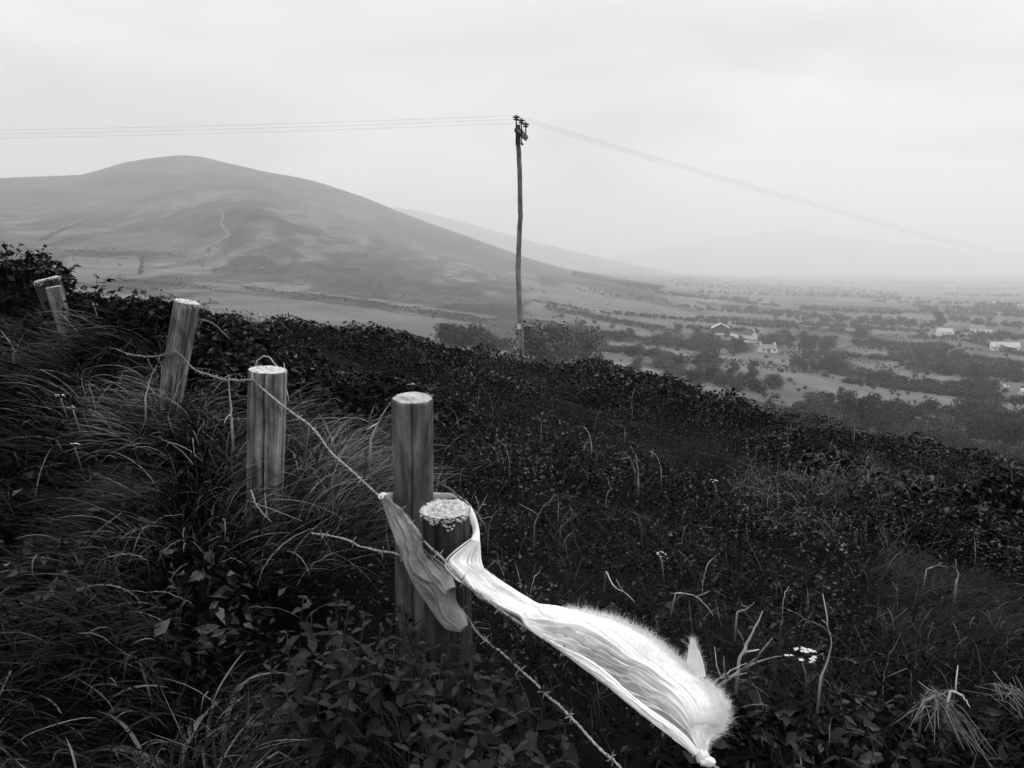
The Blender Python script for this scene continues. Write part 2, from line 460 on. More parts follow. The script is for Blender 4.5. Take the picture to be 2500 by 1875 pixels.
def ground_z(x, y):
    x = np.asarray(x, float).ravel(); y = np.asarray(y, float).ravel()
    r = np.hypot(x, y); a = np.arctan2(x, y); b = brow_r(a)
    z = np.empty(len(x))
    near = r < b
    if near.any():
        z[near] = canopy0(x[near], y[near]) - VEG + 0.85 * bumps(x[near], y[near]) * sstep(1.5, 5, r[near])
    f = ~near
    if f.any():
        xb_, yb_ = np.sin(a[f]) * b[f], np.cos(a[f]) * b[f]
        zb_ = canopy0(xb_, yb_) - VEG + 0.85 * bumps(xb_, yb_)
        rr = r[f]
        rel = fbm(x[f] / 240, y[f] / 240, 4, 5) - 0.5
        rel2 = fbm(x[f] / 40, y[f] / 40, 3, 9) - 0.5
        fz = far_z(np.maximum(rr, 125), a[f]) + (rel * np.clip(rr * 0.009, 0, 13) * (1 - 0.8 * sstep(1700, 2700, rr)) + rel2 * np.clip(rr * 0.0022, 0, 3.0)) * sstep(120, 260, rr)
        t = np.clip((rr - b[f]) / (125 - b[f]), 0, 1)
        z[f] = np.where(rr < 125, zb_ + (far_z(np.full(len(rr), 125.0), a[f]) - zb_) * (t ** 0.93), fz)
    return z
def canopy(x, y):
    x = np.asarray(x, float).ravel(); y = np.asarray(y, float).ravel()
    return canopy0(x, y) + bumps(x, y) * sstep(1.5, 5, np.hypot(x, y)) + 0.02
def gz(x, y): return float(ground_z([x], [y])[0])
def on_ground(px, py, rmin=90.0, rmax=14000.0):
    """first point of the terrain on a line of sight (for laying out the valley)"""
    u, dy, dz = pdir(px, py); hl = math.hypot(u, dy)
    rs = np.exp(np.linspace(math.log(rmin), math.log(rmax), 440))
    X = u / hl * rs; Y = dy / hl * rs
    g = ground_z(X, Y); zr = EYE[2] + dz / hl * rs
    hit = np.nonzero(zr <= g)[0]
    if len(hit) == 0: return None
    i = hit[0]
    if i > 0:
        d0 = zr[i - 1] - g[i - 1]; d1 = g[i] - zr[i]; t = d0 / max(d0 + d1, 1e-9)
        r = rs[i - 1] + (rs[i] - rs[i - 1]) * t
    else: r = rs[0]
    x, y = u / hl * r, dy / hl * r
    return Vector((float(x), float(y), gz(x, y)))
def proj(x, y, z):
    z = np.asarray(z) - EYE[2]
    fwd = np.asarray(y) * CP - z * SP; up = np.asarray(y) * SP + z * CP
    return 1250 + FOC * np.asarray(x) / fwd, 937.5 - FOC * up / fwd
def in_poly(px, py, poly):
    px = np.asarray(px); py = np.asarray(py); c = np.zeros(px.shape, bool); n = len(poly)
    for i in range(n):
        x0, y0 = poly[i]; x1, y1 = poly[i - 1]
        c ^= ((y0 > py) != (y1 > py)) & (px < (x1 - x0) * (py - y0) / (y1 - y0 + 1e-9) + x0)
    return c

# the ground sheet: rings of quads round the viewpoint, out past the far hills
AZ = np.concatenate([np.linspace(-PI, -0.66, 46)[:-1], np.linspace(-0.66, 0.66, 560), np.linspace(0.66, PI, 46)[1:-1]])
RR = np.concatenate([np.exp(np.linspace(math.log(0.35), math.log(150), 250))[:-1],
                     np.exp(np.linspace(math.log(150), math.log(3000), 300))[:-1],
                     np.exp(np.linspace(math.log(3000), math.log(25500), 90))])
na, nr = len(AZ), len(RR)
A2, R2 = np.meshgrid(AZ, RR)
gx = (np.sin(A2) * R2).ravel(); gy = (np.cos(A2) * R2).ravel()
gzv = ground_z(gx, gy)
i0 = np.arange(nr - 1)[:, None] * na; j = np.arange(na)[None]; j1 = (j + 1) % na
quads = np.stack([i0 + j, i0 + na + j, i0 + na + j1, i0 + j1], -1).reshape(-1, 4)
gr = np.hypot(gx, gy); ga = np.arctan2(gx, gy)
GPX, GPY = proj(gx, np.maximum(gy, 0.01), gzv)
# land use: pasture on the valley floor, rough moor on the hill
FIELDS = [
 [(560,700),(700,705),(900,735),(1060,752),(1190,770),(1190,776),(1000,750),(700,712),(560,706)],
 [(440,745),(520,712),(600,712),(850,748),(1180,795),(1100,830),(960,828),(800,790),(600,780)],
 [(150,625),(330,630),(345,640),(330,672),(190,690),(150,690)],
 [(120,610),(260,570),(420,560),(500,585),(520,615),(300,612)],
 [(0,545),(110,560),(200,540),(110,610),(0,600)],
 [(1290,735),(1330,745),(1480,790),(1600,815),(1560,830),(1430,812),(1330,790),(1280,765)],
 [(1240,655),(1330,690),(1420,702),(1520,728),(1700,768),(1780,800),(1600,790),(1480,775),(1350,735),(1290,715)],
 [(1450,845),(1600,850),(1700,860),(1640,890),(1500,880),(1440,868)],
]
fm = np.zeros(len(gx))
vis = (gy > 0) & (gr > 150)
FPX = GPX + (fbm(gx / 45, gy / 45, 4, 41) - 0.5) * 70; FPY = GPY + (fbm(gx / 60, gy / 60, 4, 43) - 0.5) * 26
for k, f in enumerate(FIELDS):
    fm = np.maximum(fm, np.where(vis & in_poly(FPX, FPY, f), 0.4 if k in (3, 4) else 0.9, 0))
valley = vis & (GPX > 1600) & (gr > 230)
jit = (fbm(gx / 130, gy / 130, 3, 77) - 0.5) * 260
vfield = sstep(1560, 1760, GPX + jit) * valley
cell = hash2(np.floor((gx + gy * 0.3) / 170), np.floor((gy - gx * 0.2) / 120), 3)
fm = np.maximum(fm, vfield * (0.45 + 0.55 * cell))
out_v = (gy <= 0) | (np.abs(ga) > 0.62)
fm = np.where(out_v & (gr > 200), 0.4, fm)
FOREST = [[(1560,690),(1700,702),(1900,716),(2080,728),(2200,735),(2190,716),(2000,704),(1800,688),(1650,678)],
          [(1390,668),(1480,676),(1620,706),(1600,712),(1480,690),(1400,676)]]
for f in FOREST: fm = np.where(vis & in_poly(GPX, GPY, f), 0.0, fm)
fm = fm * (0.75 + 0.5 * (fbm(gx / 60, gy / 60, 3, 13)))
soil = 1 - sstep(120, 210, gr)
lat = ga * gr
wx = gx + 60 * (fbm(gx / 150, gy / 150, 3, 301) - 0.5); wy = gy + 60 * (fbm(gx / 150, gy / 150, 3, 302) - 0.5)
lw = lat + 40 * (fbm(lat / 90, gr / 300, 3, 305) - 0.5); rw = gr + 260 * (fbm(lat / 110, gr / 420, 3, 306) - 0.5)
pt = sstep(0.44, 0.56, fbm(lw / 70, rw / 330, 4, 303))
pt2 = sstep(0.42, 0.58, fbm(lw / 17, rw / 95, 3, 304))
KNOLL = [(470,640),(490,560),(560,500),(620,484),(690,506),(780,560),(900,620),(1150,690),(1180,720),(900,700),(700,680),(560,660)]
kn = (vis & in_poly(FPX, FPY, KNOLL)) * 1.0
mt = (0.45 + 0.75 * pt) * (0.62 + 0.6 * pt2)
mt = mt * (1 - 0.42 * kn * (0.4 + 0.6 * (1 - pt2)))
mt = np.where(gr > 1700, 0.85 + 0.3 * (mt - 0.85), mt)                # the high moor is even
ft = 0.82 + 0.22 * pt2
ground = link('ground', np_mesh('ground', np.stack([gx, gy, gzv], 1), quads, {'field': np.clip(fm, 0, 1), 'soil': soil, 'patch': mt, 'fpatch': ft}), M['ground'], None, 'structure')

# haze: the damp air of the whole valley
hm = bpy.data.materials.new('haze'); hm.use_nodes = True; ht = hm.node_tree; ht.nodes.clear()
pv = ht.nodes.new('ShaderNodeVolumePrincipled'); pv.inputs['Color'].default_value = (1, 1, 1, 1)
pv.inputs['Density'].default_value = 3.0e-4; pv.inputs['Anisotropy'].default_value = 0.25
pv.inputs['Density Attribute'].default_value = ''
ho = ht.nodes.new('ShaderNodeOutputMaterial'); ht.links.new(pv.outputs[0], ho.inputs['Volume'])
hm.cycles.homogeneous_volume = True
hb = MB().box(-26500, 26500, -26500, 26500, float(gzv.min()) - 1.5, float(gzv.max()) + 12)
haze = hb.build('haze', hm); haze['kind'] = 'stuff'
haze['label'] = 'pale damp haze filling the valley air'; haze['category'] = 'haze'

# ------------------------------------------------------------------ fence posts
def post(name, label, top, bottom, dia, mat, tilt_view=0.0, topkind='flat', cracks=5, seed=1, lich=0.0, taper=1.0, chip=0.004, bury=0.35):
    """round timber post: shaft (cracked, weathered), end grain, lichen crust"""
    rg = np.random.default_rng(seed)
    t = P(*top); b = P(*bottom)
    ax = (t - b).normalized()
    vd = Vector((t.x, t.y, 0)).normalized()
    if tilt_view: ax = (ax - vd * math.tan(tilt_view)).normalized()
    H = (t - b).length + bury
    root = empty(name, t - ax * H)
    root.rotation_euler = ax.to_track_quat('Z', 'Y').to_euler()
    # keep the part axes upright and turned to a fixed bearing
    ns, nh = 120, 46
    th = np.linspace(0, 2 * PI, ns, endpoint=False)
    zs = np.concatenate([np.linspace(0, H - 0.03, nh - 5), [H - 0.02, H - 0.012, H - 0.006, H - 0.002, H]])
    T, Z = np.meshgrid(th, zs)
    R = dia / 2 * (1 + (taper - 1) * (1 - Z / H))
    R = R * (1 + 0.06 * (fbm(np.cos(T) * 1.7 + seed, np.sin(T) * 1.7 + Z * 1.5, 3, seed) - 0.5))
    R = R + 0.0030 * (fbm(T * 13, Z * 1.4, 3, seed + 3) - 0.5) * 2
    ck = np.zeros_like(T)
    for c in range(cracks):
        a0 = rg.uniform(0, 2 * PI); z1 = H if rg.random() < 0.7 else H * rg.uniform(0.7, 0.95); z0 = H * rg.uniform(0.0, 0.6)
        wdt = rg.uniform(0.028, 0.06); wob = 0.12 * (fbm(Z * 5 + c * 7, Z * 0 + c, 2, seed + c) - 0.5)
        dd = np.abs((T - a0 - wob + PI) % (2 * PI) - PI)
        q = np.clip(1 - dd / wdt, 0, 1) * sstep(z0, z0 + 0.08, Z) * (1 - sstep(z1 - 0.02, z1 + 0.02, Z) * (z1 < H))
        ck = np.maximum(ck, q)
    R = R - 0.010 * ck
    rim = sstep(H - 0.006, H, Z)
    R = R * (1 - 0.06 * rim ** 2)
    ztop = Z + chip * (fbm(T * 2.2, T * 0 + seed, 3, seed + 9) - 0.5) * 2 * sstep(H - 0.05, H, Z)
    V = np.stack([R * np.cos(T), R * np.sin(T), ztop], -1).reshape(-1, 3)
    i0 = np.arange(len(zs) - 1)[:, None] * ns; j = np.arange(ns)[None]; j1 = (j + 1) % ns
    F = np.stack([i0 + j, i0 + j1, i0 + ns + j1, i0 + ns + j], -1).reshape(-1, 4)
    link('shaft', np_mesh('shaft', V, F, {'crack': ck.ravel()}), mat, root)
    # sawn end
    rt = V.reshape(len(zs), ns, 3)[-1]
    rings = 14; EV = []; 
    for k in range(rings + 1):
        f = 1 - k / rings * 0.985
        z = rt[:, 2] - 0.0004 + 0.0035 * (fbm(rt[:, 0] * f * 60 + 5, rt[:, 1] * f * 60, 3, seed) - 0.5) * (k > 0) - 0.004 * (1 - f)
        EV.append(np.stack([rt[:, 0] * f, rt[:, 1] * f, z], 1))
    i0 = np.arange(rings)[:, None] * ns
    F = np.stack([i0 + j, i0 + j1, i0 + ns + j1, i0 + ns + j], -1).reshape(-1, 4)
    link('end_grain', np_mesh('end_grain', np.concatenate(EV), F), M['endgrain'] if topkind != 'dark' else mat, root)
    if lich > 0:
        mb_V = []; mb_F = []; nl = int(900 * lich / 0.013) + 150
        for k in range(nl):
            rim_ = rg.random() < 0.3 * (lich > 0.006)
            an = rg.uniform(0, 2 * PI)
            if rim_:
                d_ = dia / 2 * rg.uniform(0.97, 1.0); zc = H - abs(rg.normal(0, 0.011)) * (0.4 + 1.2 * float(vnoise([an * 2.2], [seed], seed)[0]))
            else:
                d_ = dia / 2 * math.sqrt(rg.random()) * 0.98; zc = H - 0.001
                if fbm([d_ * math.cos(an) * 40 + 9], [d_ * math.sin(an) * 40 + seed], 2, seed)[0] < 0.36: continue
            rr = rg.uniform(0.15, 0.55) ** 1.3 * (lich ** 0.5) * (0.115 if rim_ else 0.085)
            c_ = np.array([d_ * math.cos(an), d_ * math.sin(an), zc]); flat = rg.uniform(0.3, 0.9)
            A_, B_ = np.meshgrid(np.linspace(0, 2 * PI, 9, endpoint=False), np.linspace(0.15, PI - 0.15, 6))
            q = rr * (0.65 + 0.7 * vnoise(np.cos(A_) * 1.8 + k * 3.1, np.sin(A_) * 1.8 + B_ * 1.3, seed))
            vv = np.stack([np.sin(B_) * np.cos(A_) * q, np.sin(B_) * np.sin(A_) * q, np.cos(B_) * q * flat], -1).reshape(-1, 3) + c_
            o_ = len(mb_V) * 54; mb_V.append(vv)
            i_ = (np.arange(5)[:, None] * 9); j_ = np.arange(9)[None]; j2_ = (j_ + 1) % 9
            mb_F.append(np.stack([i_ + j_, i_ + 9 + j_, i_ + 9 + j2_, i_ + j2_], -1).reshape(-1, 4) + o_)
        A_, R_ = np.meshgrid(np.linspace(0, 2 * PI, 72, endpoint=False), np.linspace(0.02, 1.0, 26)); rad = dia / 2 * R_ * 0.985
        x_ = rad * np.cos(A_); y_ = rad * np.sin(A_)
        hh = lich * 0.75 * np.clip(fbm(x_ * 130 + seed, y_ * 130, 3, seed + 5) - 0.30, 0, 1) * 2.2 * (1 - sstep(0.9, 1.0, R_)) + 0.0006
        capV = np.stack([x_, y_, H + hh - 0.004 * (1 - R_) * 0], -1).reshape(-1, 3); o_ = len(mb_V) * 54; mb_V.append(capV)
        i_ = np.arange(25)[:, None] * 72; j_ = np.arange(72)[None]; j2_ = (j_ + 1) % 72
        mb_F.append(np.stack([i_ + j_, i_ + j2_, i_ + 72 + j2_, i_ + 72 + j_], -1).reshape(-1, 4) + o_)
        link('lichen_crust', np_mesh('lichen_crust', np.concatenate(mb_V), np.concatenate(mb_F)), M['lichen'], root)
    tag(root, label, 'fence post')
    return root
G_POST = 'old timber fence posts along the bank'
posts = [
 post('fence_post', 'tall smooth round timber fence post with sawn ringed top beside the tied cloth', (1007,971,2.55), (1013,1600,2.55), 0.124, M['wood_smooth'], math.radians(9), cracks=5, seed=3, taper=0.96, chip=0.002),
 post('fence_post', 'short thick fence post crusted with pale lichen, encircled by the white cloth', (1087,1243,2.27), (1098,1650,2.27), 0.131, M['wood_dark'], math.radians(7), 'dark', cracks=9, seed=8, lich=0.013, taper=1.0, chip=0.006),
 post('fence_post', 'split fence post with pale flat top and barbed wire stapled across it', (654,903,3.0), (648,1160,3.0), 0.132, M['wood_pale'], math.radians(5), cracks=6, seed=14, lich=0.004, taper=0.97, chip=0.004),
 post('fence_post', 'grey cracked fence post leaning sideways with wire wound round its middle', (457,737,4.2), (420,950,4.2), 0.119, M['wood_pale'], math.radians(4), cracks=8, seed=21, lich=0.007, taper=0.98, chip=0.007),
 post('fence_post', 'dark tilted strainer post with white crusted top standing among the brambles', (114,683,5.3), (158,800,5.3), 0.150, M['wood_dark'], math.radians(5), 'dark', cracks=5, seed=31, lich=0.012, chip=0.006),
 post('fence_post', 'thin tilted post set against the dark crusted strainer post in the brambles', (131,701,5.12), (160,800,5.12), 0.088, M['wood_pale'], math.radians(5), cracks=3, seed=37, lich=0.006, chip=0.004),
]
for o in posts: o['group'] = G_POST

# ------------------------------------------------------------------ wires
def strand_wire(name, label, pts, r, mat, npt=260, pitch=0.035, lump=0.5, barbs=0.115, seed=1):
    """two twisted strands with barbs"""
    rg = np.random.default_rng(seed)
    c = resample(PP(pts), npt)
    c[:, 0] += 0.006 * (fbm(np.linspace(0, 22, npt), np.zeros(npt), 2, seed) - 0.5)
    c[:, 2] += 0.010 * (fbm(np.linspace(0, 22, npt), np.ones(npt) * 5, 2, seed + 2) - 0.5)
    s = np.concatenate([[0], np.cumsum(np.linalg.norm(np.diff(c, axis=0), axis=1))])
    n2 = int(s[-1] / 0.0065); ss = np.linspace(0, s[-1], n2)
    c2 = np.stack([np.interp(ss, s, c[:, k]) for k in range(3)], 1)
    fr = frames(c2)
    lmp = 1 + lump * (fbm(ss * 45, ss * 0, 3, seed + 4) - 0.3)
    mb = MB()
    for ph in (0, PI):
        pts2 = [Vector(c2[i]) + (fr[i][1] * math.cos(ss[i] / pitch * 2 * PI + ph) + fr[i][2] * math.sin(ss[i] / pitch * 2 * PI + ph)) * r * 0.85 for i in range(n2)]
        mb.tube(pts2, list(r * lmp), 5)
    root = mb.build(name, mat, None, True)
    tag(root, label, 'barbed wire')
    if barbs:
        k = 0.05
        while k < s[-1]:
            i = int(k / s[-1] * (n2 - 1)); p = Vector(c2[i]); t, a, b = fr[i]
            m2 = MB(); an = rg.uniform(0, 2 * PI)
            for q in range(4):
                d = (a * math.cos(an + q * PI / 2) + b * math.sin(an + q * PI / 2) + t * rg.uniform(-0.35, 0.35)).normalized()
                o = p + t * (q - 1.5) * 0.003
                m2.tube([o - d * 0.004, o + d * 0.012, o + d * rg.uniform(0.016, 0.022)], [0.0018, 0.0015, 0.0004], 4)
            m2.tube([p + t * (j2 - 3) * 0.0022 + (a * math.cos(j2 * 2) + b * math.sin(j2 * 2)) * r * 1.7 for j2 in range(7)], 0.0017, 4)
            m2.build('barb', mat, root, True)
            k += barbs * rg.uniform(0.75, 1.25)
    return root
strand_wire('barbed_wire', 'dark upper barbed wire from the tilted posts past the leaning post to the split post',
    [(150,765,5.05),(221,842,4.75),(278,851,4.55),(330,868,4.35),(394,868,4.14),(430,858,4.11),(465,893,4.05),(490,908,3.9),(550,927,3.4),(607,928,2.95),(622,930,2.925)], 0.0021, M['wire_mid'], 200, lump=0.7, seed=4)
strand_wire('barbed_wire', 'pale barbed wire from the split post down along the streaming white cloth',
    [(612,926,2.945),(622,930,2.925),(642,950,2.92),
     (690,990,2.85),(760,1043,2.76),(810,1108,2.70),(870,1160,2.62),(928,1212,2.52),(975,1240,2.44),(1000,1270,2.38),(1030,1310,2.28),(1052,1334,2.2),(1085,1365,2.16),(1110,1398,2.13),
     (1226,1490,2.05),(1371,1588,1.95),(1435,1632,1.9),(1498,1680,1.86),(1590,1755,1.8),(1715,1852,1.73),(1790,1905,1.70)], 0.0021, M['wire'], 400, seed=5)
strand_wire('barbed_wire', 'lower barbed wire sagging through the grass behind the hanging cloth flap',
    [(760,1300,2.66),(830,1314,2.62),(880,1331,2.58),(934,1346,2.52),(978,1360,2.46),(1040,1420,2.42),(1098,1462,2.2),(1121,1484,2.17),(1148,1518,2.13),(1165,1545,2.11),
     (1280,1642,1.98),(1350,1710,1.88),(1390,1748,1.82),(1470,1828,1.73),(1560,1912,1.65)], 0.0018, M['wire'], 250, lump=0.7, seed=9)
strand_wire('barbed_wire', 'short loose barbed wire end behind the tall post and cloth loop',
    [(1050,1168,2.62),(1079,1183,2.60),(1123,1214,2.5),(1152,1240,2.42),(1177,1275,2.36),(1190,1300,2.38)], 0.0022, M['wire_dark'], 80, seed=13)
strand_wire('barbed_wire', 'dark barbed wire wound round the leaning cracked post',
    [(398,892,4.15),(388,880,4.2),(392,866,4.26),(420,858,4.27),(452,868,4.2),(448,886,4.13),(420,893,4.12),(395,884,4.14),(432,866,4.125),(462,886,4.12)], 0.0022, M['wire_dark'], 110, barbs=0.2, seed=17)

# ------------------------------------------------------------------ utility pole and its lines
pole_b = P(1272, 880, 31.0); pole_t = P(1265, 306, 31.0)
pole_b.z = gz(pole_b.x, pole_b.y) - 0.1
up = empty('utility_pole', pole_b)
Hp = pole_t.z - pole_b.z
pts = []; rads = []
for k in range(70):
    f = k / 69
    wob = 0.05 * math.sin(f * 9 + 1) * math.sin(f * 3.1) + 0.035 * (float(fbm([f * 16], [2.0], 2, 3)[0]) - 0.5)
    if 0.60 < f < 0.66: wob += 0.03 * (f - 0.6) / 0.06
    pts.append(Vector(((pole_t.x - pole_b.x) * f + wob, 0.02 * math.sin(f * 7), Hp * f)))
    rads.append((0.098 - 0.018 * f) * (1 + 0.10 * (float(fbm([f * 30], [7.0], 3, 4)[0]) - 0.5)))
M['pole'] = plain('pole', 0.03, 0.30, 1.0, 0.9, 0.1, 'Object', (6, 6, 1.6), 0.4, 0.02)
MB().tube(pts, rads, 14).build('pole_shaft', M['pole'], up, True)
I = [P(1260.5, 293, 30.35), P(1273, 301, 31.1), P(1283.5, 310, 31.85)]
rel = lambda v: v - pole_b
arm_d = (I[2] - I[0]).normalized()
side_d = Vector((arm_d.y, -arm_d.x, 0)).normalized()
Marm = Matrix.Translation(rel(I[1]) + Vector((0, 0, -0.36)) ) @ Matrix(((arm_d.x, side_d.x, 0), (arm_d.y, side_d.y, 0), (0, 0, 1))).to_4x4()
L2 = (I[2] - I[0]).length / 2
MB().box(-L2 - 0.12, L2 + 0.12, -0.05, 0.05, -0.06, 0.06, Marm).build('crossarm', M['steel'], up)
top_l = rel(P(1266, 306, 30.82))
mb = MB(); mb.box(-0.105, 0.06, -0.03, 0.03, -0.66, 0.02, Matrix.Translation(top_l))
mb.build('steel_plate', M['steel'], up)
mb = MB(); mb.box(-0.02, 0.02, -0.06, 0.10, -0.62, 0.0, Matrix.Translation(rel(P(1273, 308, 30.88))))
mb.build('steel_channel', M['steel'], up)
for (a, b) in (((1273,332,31.0),(1284,342,31.7)), ((1272,316,31.0),(1283,331,31.75)), ((1272,348,30.9),(1277,354,30.9))):
    MB().tube([rel(P(*a)), rel(P(*b))], 0.035, 6).build('brace', M['steel'], up)
for q in I:
    mb = MB(); o = rel(q)
    mb.tube([o + Vector((0, 0, -0.36)), o + Vector((0, 0, 0.0))], [0.03, 0.022], 8)
    pin = mb.build('insulator_pin', M['steel'], up)
    prof = [(0.0, 0.03), (0.02, 0.095), (0.045, 0.11), (0.05, 0.05), (0.085, 0.045), (0.10, 0.13), (0.13, 0.12), (0.15, 0.05), (0.19, 0.035)]
    MB().tube([o + Vector((0, 0, -0.02 + h)) for h, _ in prof], [r for _, r in prof], 12).build('insulator', M['insulator'], pin, True)
MB().box(-0.07, 0.07, -0.008, 0.008, -0.10, 0.10, Matrix.Translation(rel(P(1267, 797, 30.87)))).build('warning_plate', M['plate'], up)
tag(up, 'weathered wooden utility pole with three insulators standing on the brow of the heath', 'utility pole')
LEFT = [(-1400, 318), (-1400, 330), (-1400, 341)]
RIGHT = [(2500, 606), (2500, 611), (2500, 616)]
for k, q in enumerate(I):
    q2 = q + Vector((0, 0, 0.15))
    le = P(LEFT[k][0], LEFT[k][1] - 4, 31.5 + 0.7 * k); re_ = P(2500, RIGHT[k][1], 74 + k)
    re2 = re_ + (re_ - q2) * 0.45; re2.z -= 0.3
    a = []
    for f in np.linspace(0, 1, 40): a.append(le.lerp(q2, f) + Vector((0, 0, -4 * 0.28 * f * (1 - f))))
    for f in np.linspace(0, 1, 60)[1:]: a.append(q2.lerp(re2, f) + Vector((0, 0, -4 * 0.55 * f * (1 - f))))
    o = MB().tube(a, 0.0048, 5).build('power_line', M['conductor'], None, True)
    tag(o, ['power line carried on the outermost near insulator of the wooden pole', 'power line carried on the middle insulator of the wooden pole',
            'power line carried on the far low insulator of the wooden pole'][k], 'power line', 'power lines on the wooden pole')

# ------------------------------------------------------------------ the cloth
def loft(Ls, Rs, depthL, depthR, nu, nv, bulge, wr_amp, wr_k, seed, edge_bias=1.5, fan=False, cwr=(0.006, 0.026)):
    """cloth spanned between two edge curves (photo x, y + metres ahead), bulged and creased along its length"""
    n = len(Ls)
    L = resample([P(x, y, depthL[i])[:] for i, (x, y) in enumerate(Ls)], nu)
    R = resample([P(x, y, depthR[i])[:] for i, (x, y) in enumerate(Rs)], nu)
    u = np.linspace(0, 1, nu)
    bl = np.interp(u, np.linspace(0, 1, n), bulge)
    wa = np.interp(u, np.linspace(0, 1, n), wr_amp)
    V = np.zeros((nu, nv, 3)); v = np.linspace(0, 1, nv)
    rc = random.Random(seed * 13 + 1); CR = []
    for q in range(int(wr_k * 8)):
        if fan and q % 3:                                   # creases springing from the gathered lower edge
            u0 = rc.uniform(0.38, 0.86)
            CR.append((rc.uniform(0.0, 0.10), rc.uniform(0.08, 0.42), rc.uniform(0.0, 0.008), rc.uniform(0, 6), u0, u0 + rc.uniform(0.12, 0.34), rc.uniform(0.008, 0.022), rc.uniform(0.4, 1.1), True))
            continue
        v0 = rc.random() ** edge_bias; u0 = rc.uniform(-0.1, 0.8) if not fan else rc.uniform(-0.1, 0.22)
        CR.append((0.04 + 0.9 * v0, rc.uniform(-0.5, 0.5) * (0.4 if edge_bias > 1 else 0.8) * (2.5 if fan else 1), rc.uniform(0.005, 0.03), rc.uniform(0, 6), u0, u0 + rc.uniform(0.15, 0.55) * (0.6 if fan else 1), rc.uniform(*cwr), rc.uniform(0.2, 0.9), False))
    Cc = (L + R) / 2
    tang = np.gradient(Cc, axis=0); tang /= np.linalg.norm(tang, axis=1)[:, None] + 1e-9
    for i in range(nu):
        ac = R[i] - L[i]; wid = np.linalg.norm(ac) + 1e-6; ac = ac / wid
        nrm = np.cross(tang[i], ac); nrm /= np.linalg.norm(nrm) + 1e-9
        toeye = EYE - Cc[i]
        if nrm @ toeye < 0: nrm = -nrm
        cre = np.zeros(nv)
        for (v0, dr, wb, phs, u0, u1, cw, cd, fn) in CR:
            act = min(max((u[i] - u0) / 0.05, 0), 1) * min(max((u1 - u[i]) / 0.08, 0), 1)
            if act <= 0: continue
            vc = v0 + (dr * (1 - math.exp(-max(u[i] - u0, 0) / 0.1)) if fn else dr * (u[i] - u0)) + wb * math.sin(u[i] * 11 + phs) + 0.5 * wb * math.sin(u[i] * 27 + phs * 2)
            dv = (v - vc) / cw
            cre += act * cd * (np.exp(-dv * dv) - 0.45 * np.exp(-(dv - 1.7) ** 2))
        fine = (vnoise(v * wr_k * 6 + 0.5 * math.sin(u[i] * 9), v * 0 + u[i] * 5, seed + 8) - 0.5) * 0.22
        hgt = bl[i] * wid * np.sin(PI * v) ** 0.8 - wa[i] * (cre + fine)
        V[i] = L[i] + np.outer(v * wid, ac) + np.outer(hgt, nrm)
    idx = np.arange(nu * nv).reshape(nu, nv)
    F = np.stack([idx[:-1, :-1], idx[1:, :-1], idx[1:, 1:], idx[:-1, 1:]], -1).reshape(-1, 4)
    return V, F
def cloth_obj(name, V, F, mat, parent, thick=0.0025):
    o = link(name, np_mesh(name, V.reshape(-1, 3), F), mat, parent)
    m = o.modifiers.new('solid', 'SOLIDIFY'); m.thickness = thick; m.offset = -1
    return o
cl = empty('windblown_cloth', P(1087, 1243, 2.27) + Vector((0, 0, -0.3)))
cl_inv = Matrix.Translation(cl.location).inverted()
def loc(V): return V - np.array(cl.location)
# streaming end
Ls = [(1150,1316),(1092,1366),(1110,1396),(1135,1420),(1158,1446),(1198,1468),(1232,1487),(1266,1503),(1284,1530),(1330,1564),(1372,1587),(1435,1634),(1496,1680),(1545,1718),(1586,1748),(1625,1780),(1665,1810),(1690,1828),(1702,1840),(1708,1850)]
Rs = [(1172,1322),(1177,1372),(1190,1398),(1213,1414),(1238,1432),(1266,1448),(1302,1470),(1338,1494),(1372,1508),(1425,1507),(1485,1516),(1545,1538),(1602,1568),(1660,1618),(1704,1656),(1748,1692),(1776,1732),(1768,1778),(1736,1806),(1722,1848)]
n = len(Ls)
dL = np.interp(np.arange(n), [0, 3, 8, n - 1], [2.20, 2.12, 2.00, 1.735]); dR = np.interp(np.arange(n), [0, 3, 8, 13, n - 1], [2.24, 2.19, 2.09, 1.97, 1.735])
bul = np.interp(np.arange(n), [0, 2, 5, 7, 9, 14, 17, n - 1], [0.12, 0.14, 0.16, 0.18, 0.26, 0.30, 0.36, 0.3])
wa = np.interp(np.arange(n), [0, 2, 5, 8, 11, 15, 17, n - 1], [0.006, 0.018, 0.022, 0.012, 0.018, 0.018, 0.014, 0.006])
V, F = loft(Ls, Rs, dL, dR, 320, 170, bul, wa, 6.5, 3, 1.3, True)
TAIL = V
cloth_obj('streaming_end', loc(V), F, M['cloth'], cl)
# underside of the streaming end (so it is a sleeve of cloth rather than a sheet)
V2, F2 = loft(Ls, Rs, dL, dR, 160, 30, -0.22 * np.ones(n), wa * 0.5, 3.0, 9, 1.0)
cloth_obj('under_layer', loc(V2), F2[:, ::-1], M['cloth_shaded'], cl)
# gathered hem along the wire
Lh = [(1340,1566),(1372,1589),(1420,1625),(1470,1664),(1505,1692),(1550,1730),(1600,1768),(1650,1806),(1700,1842)]
Rh = [(1341,1565),(1382,1584),(1440,1610),(1495,1652),(1530,1686),(1575,1722),(1618,1752),(1668,1790),(1708,1836)]
nh_ = len(Lh)
V, F = loft(Lh, Rh, np.linspace(1.955, 1.72, nh_), np.linspace(1.935, 1.71, nh_), 150, 40, np.interp(np.arange(nh_), [0, 2, 8], [0.1, 0.5, 0.5]), np.full(nh_, 0.008), 2.5, 5, 1.0)
cloth_obj('gathered_hem', loc(V), F, M['cloth'], cl)
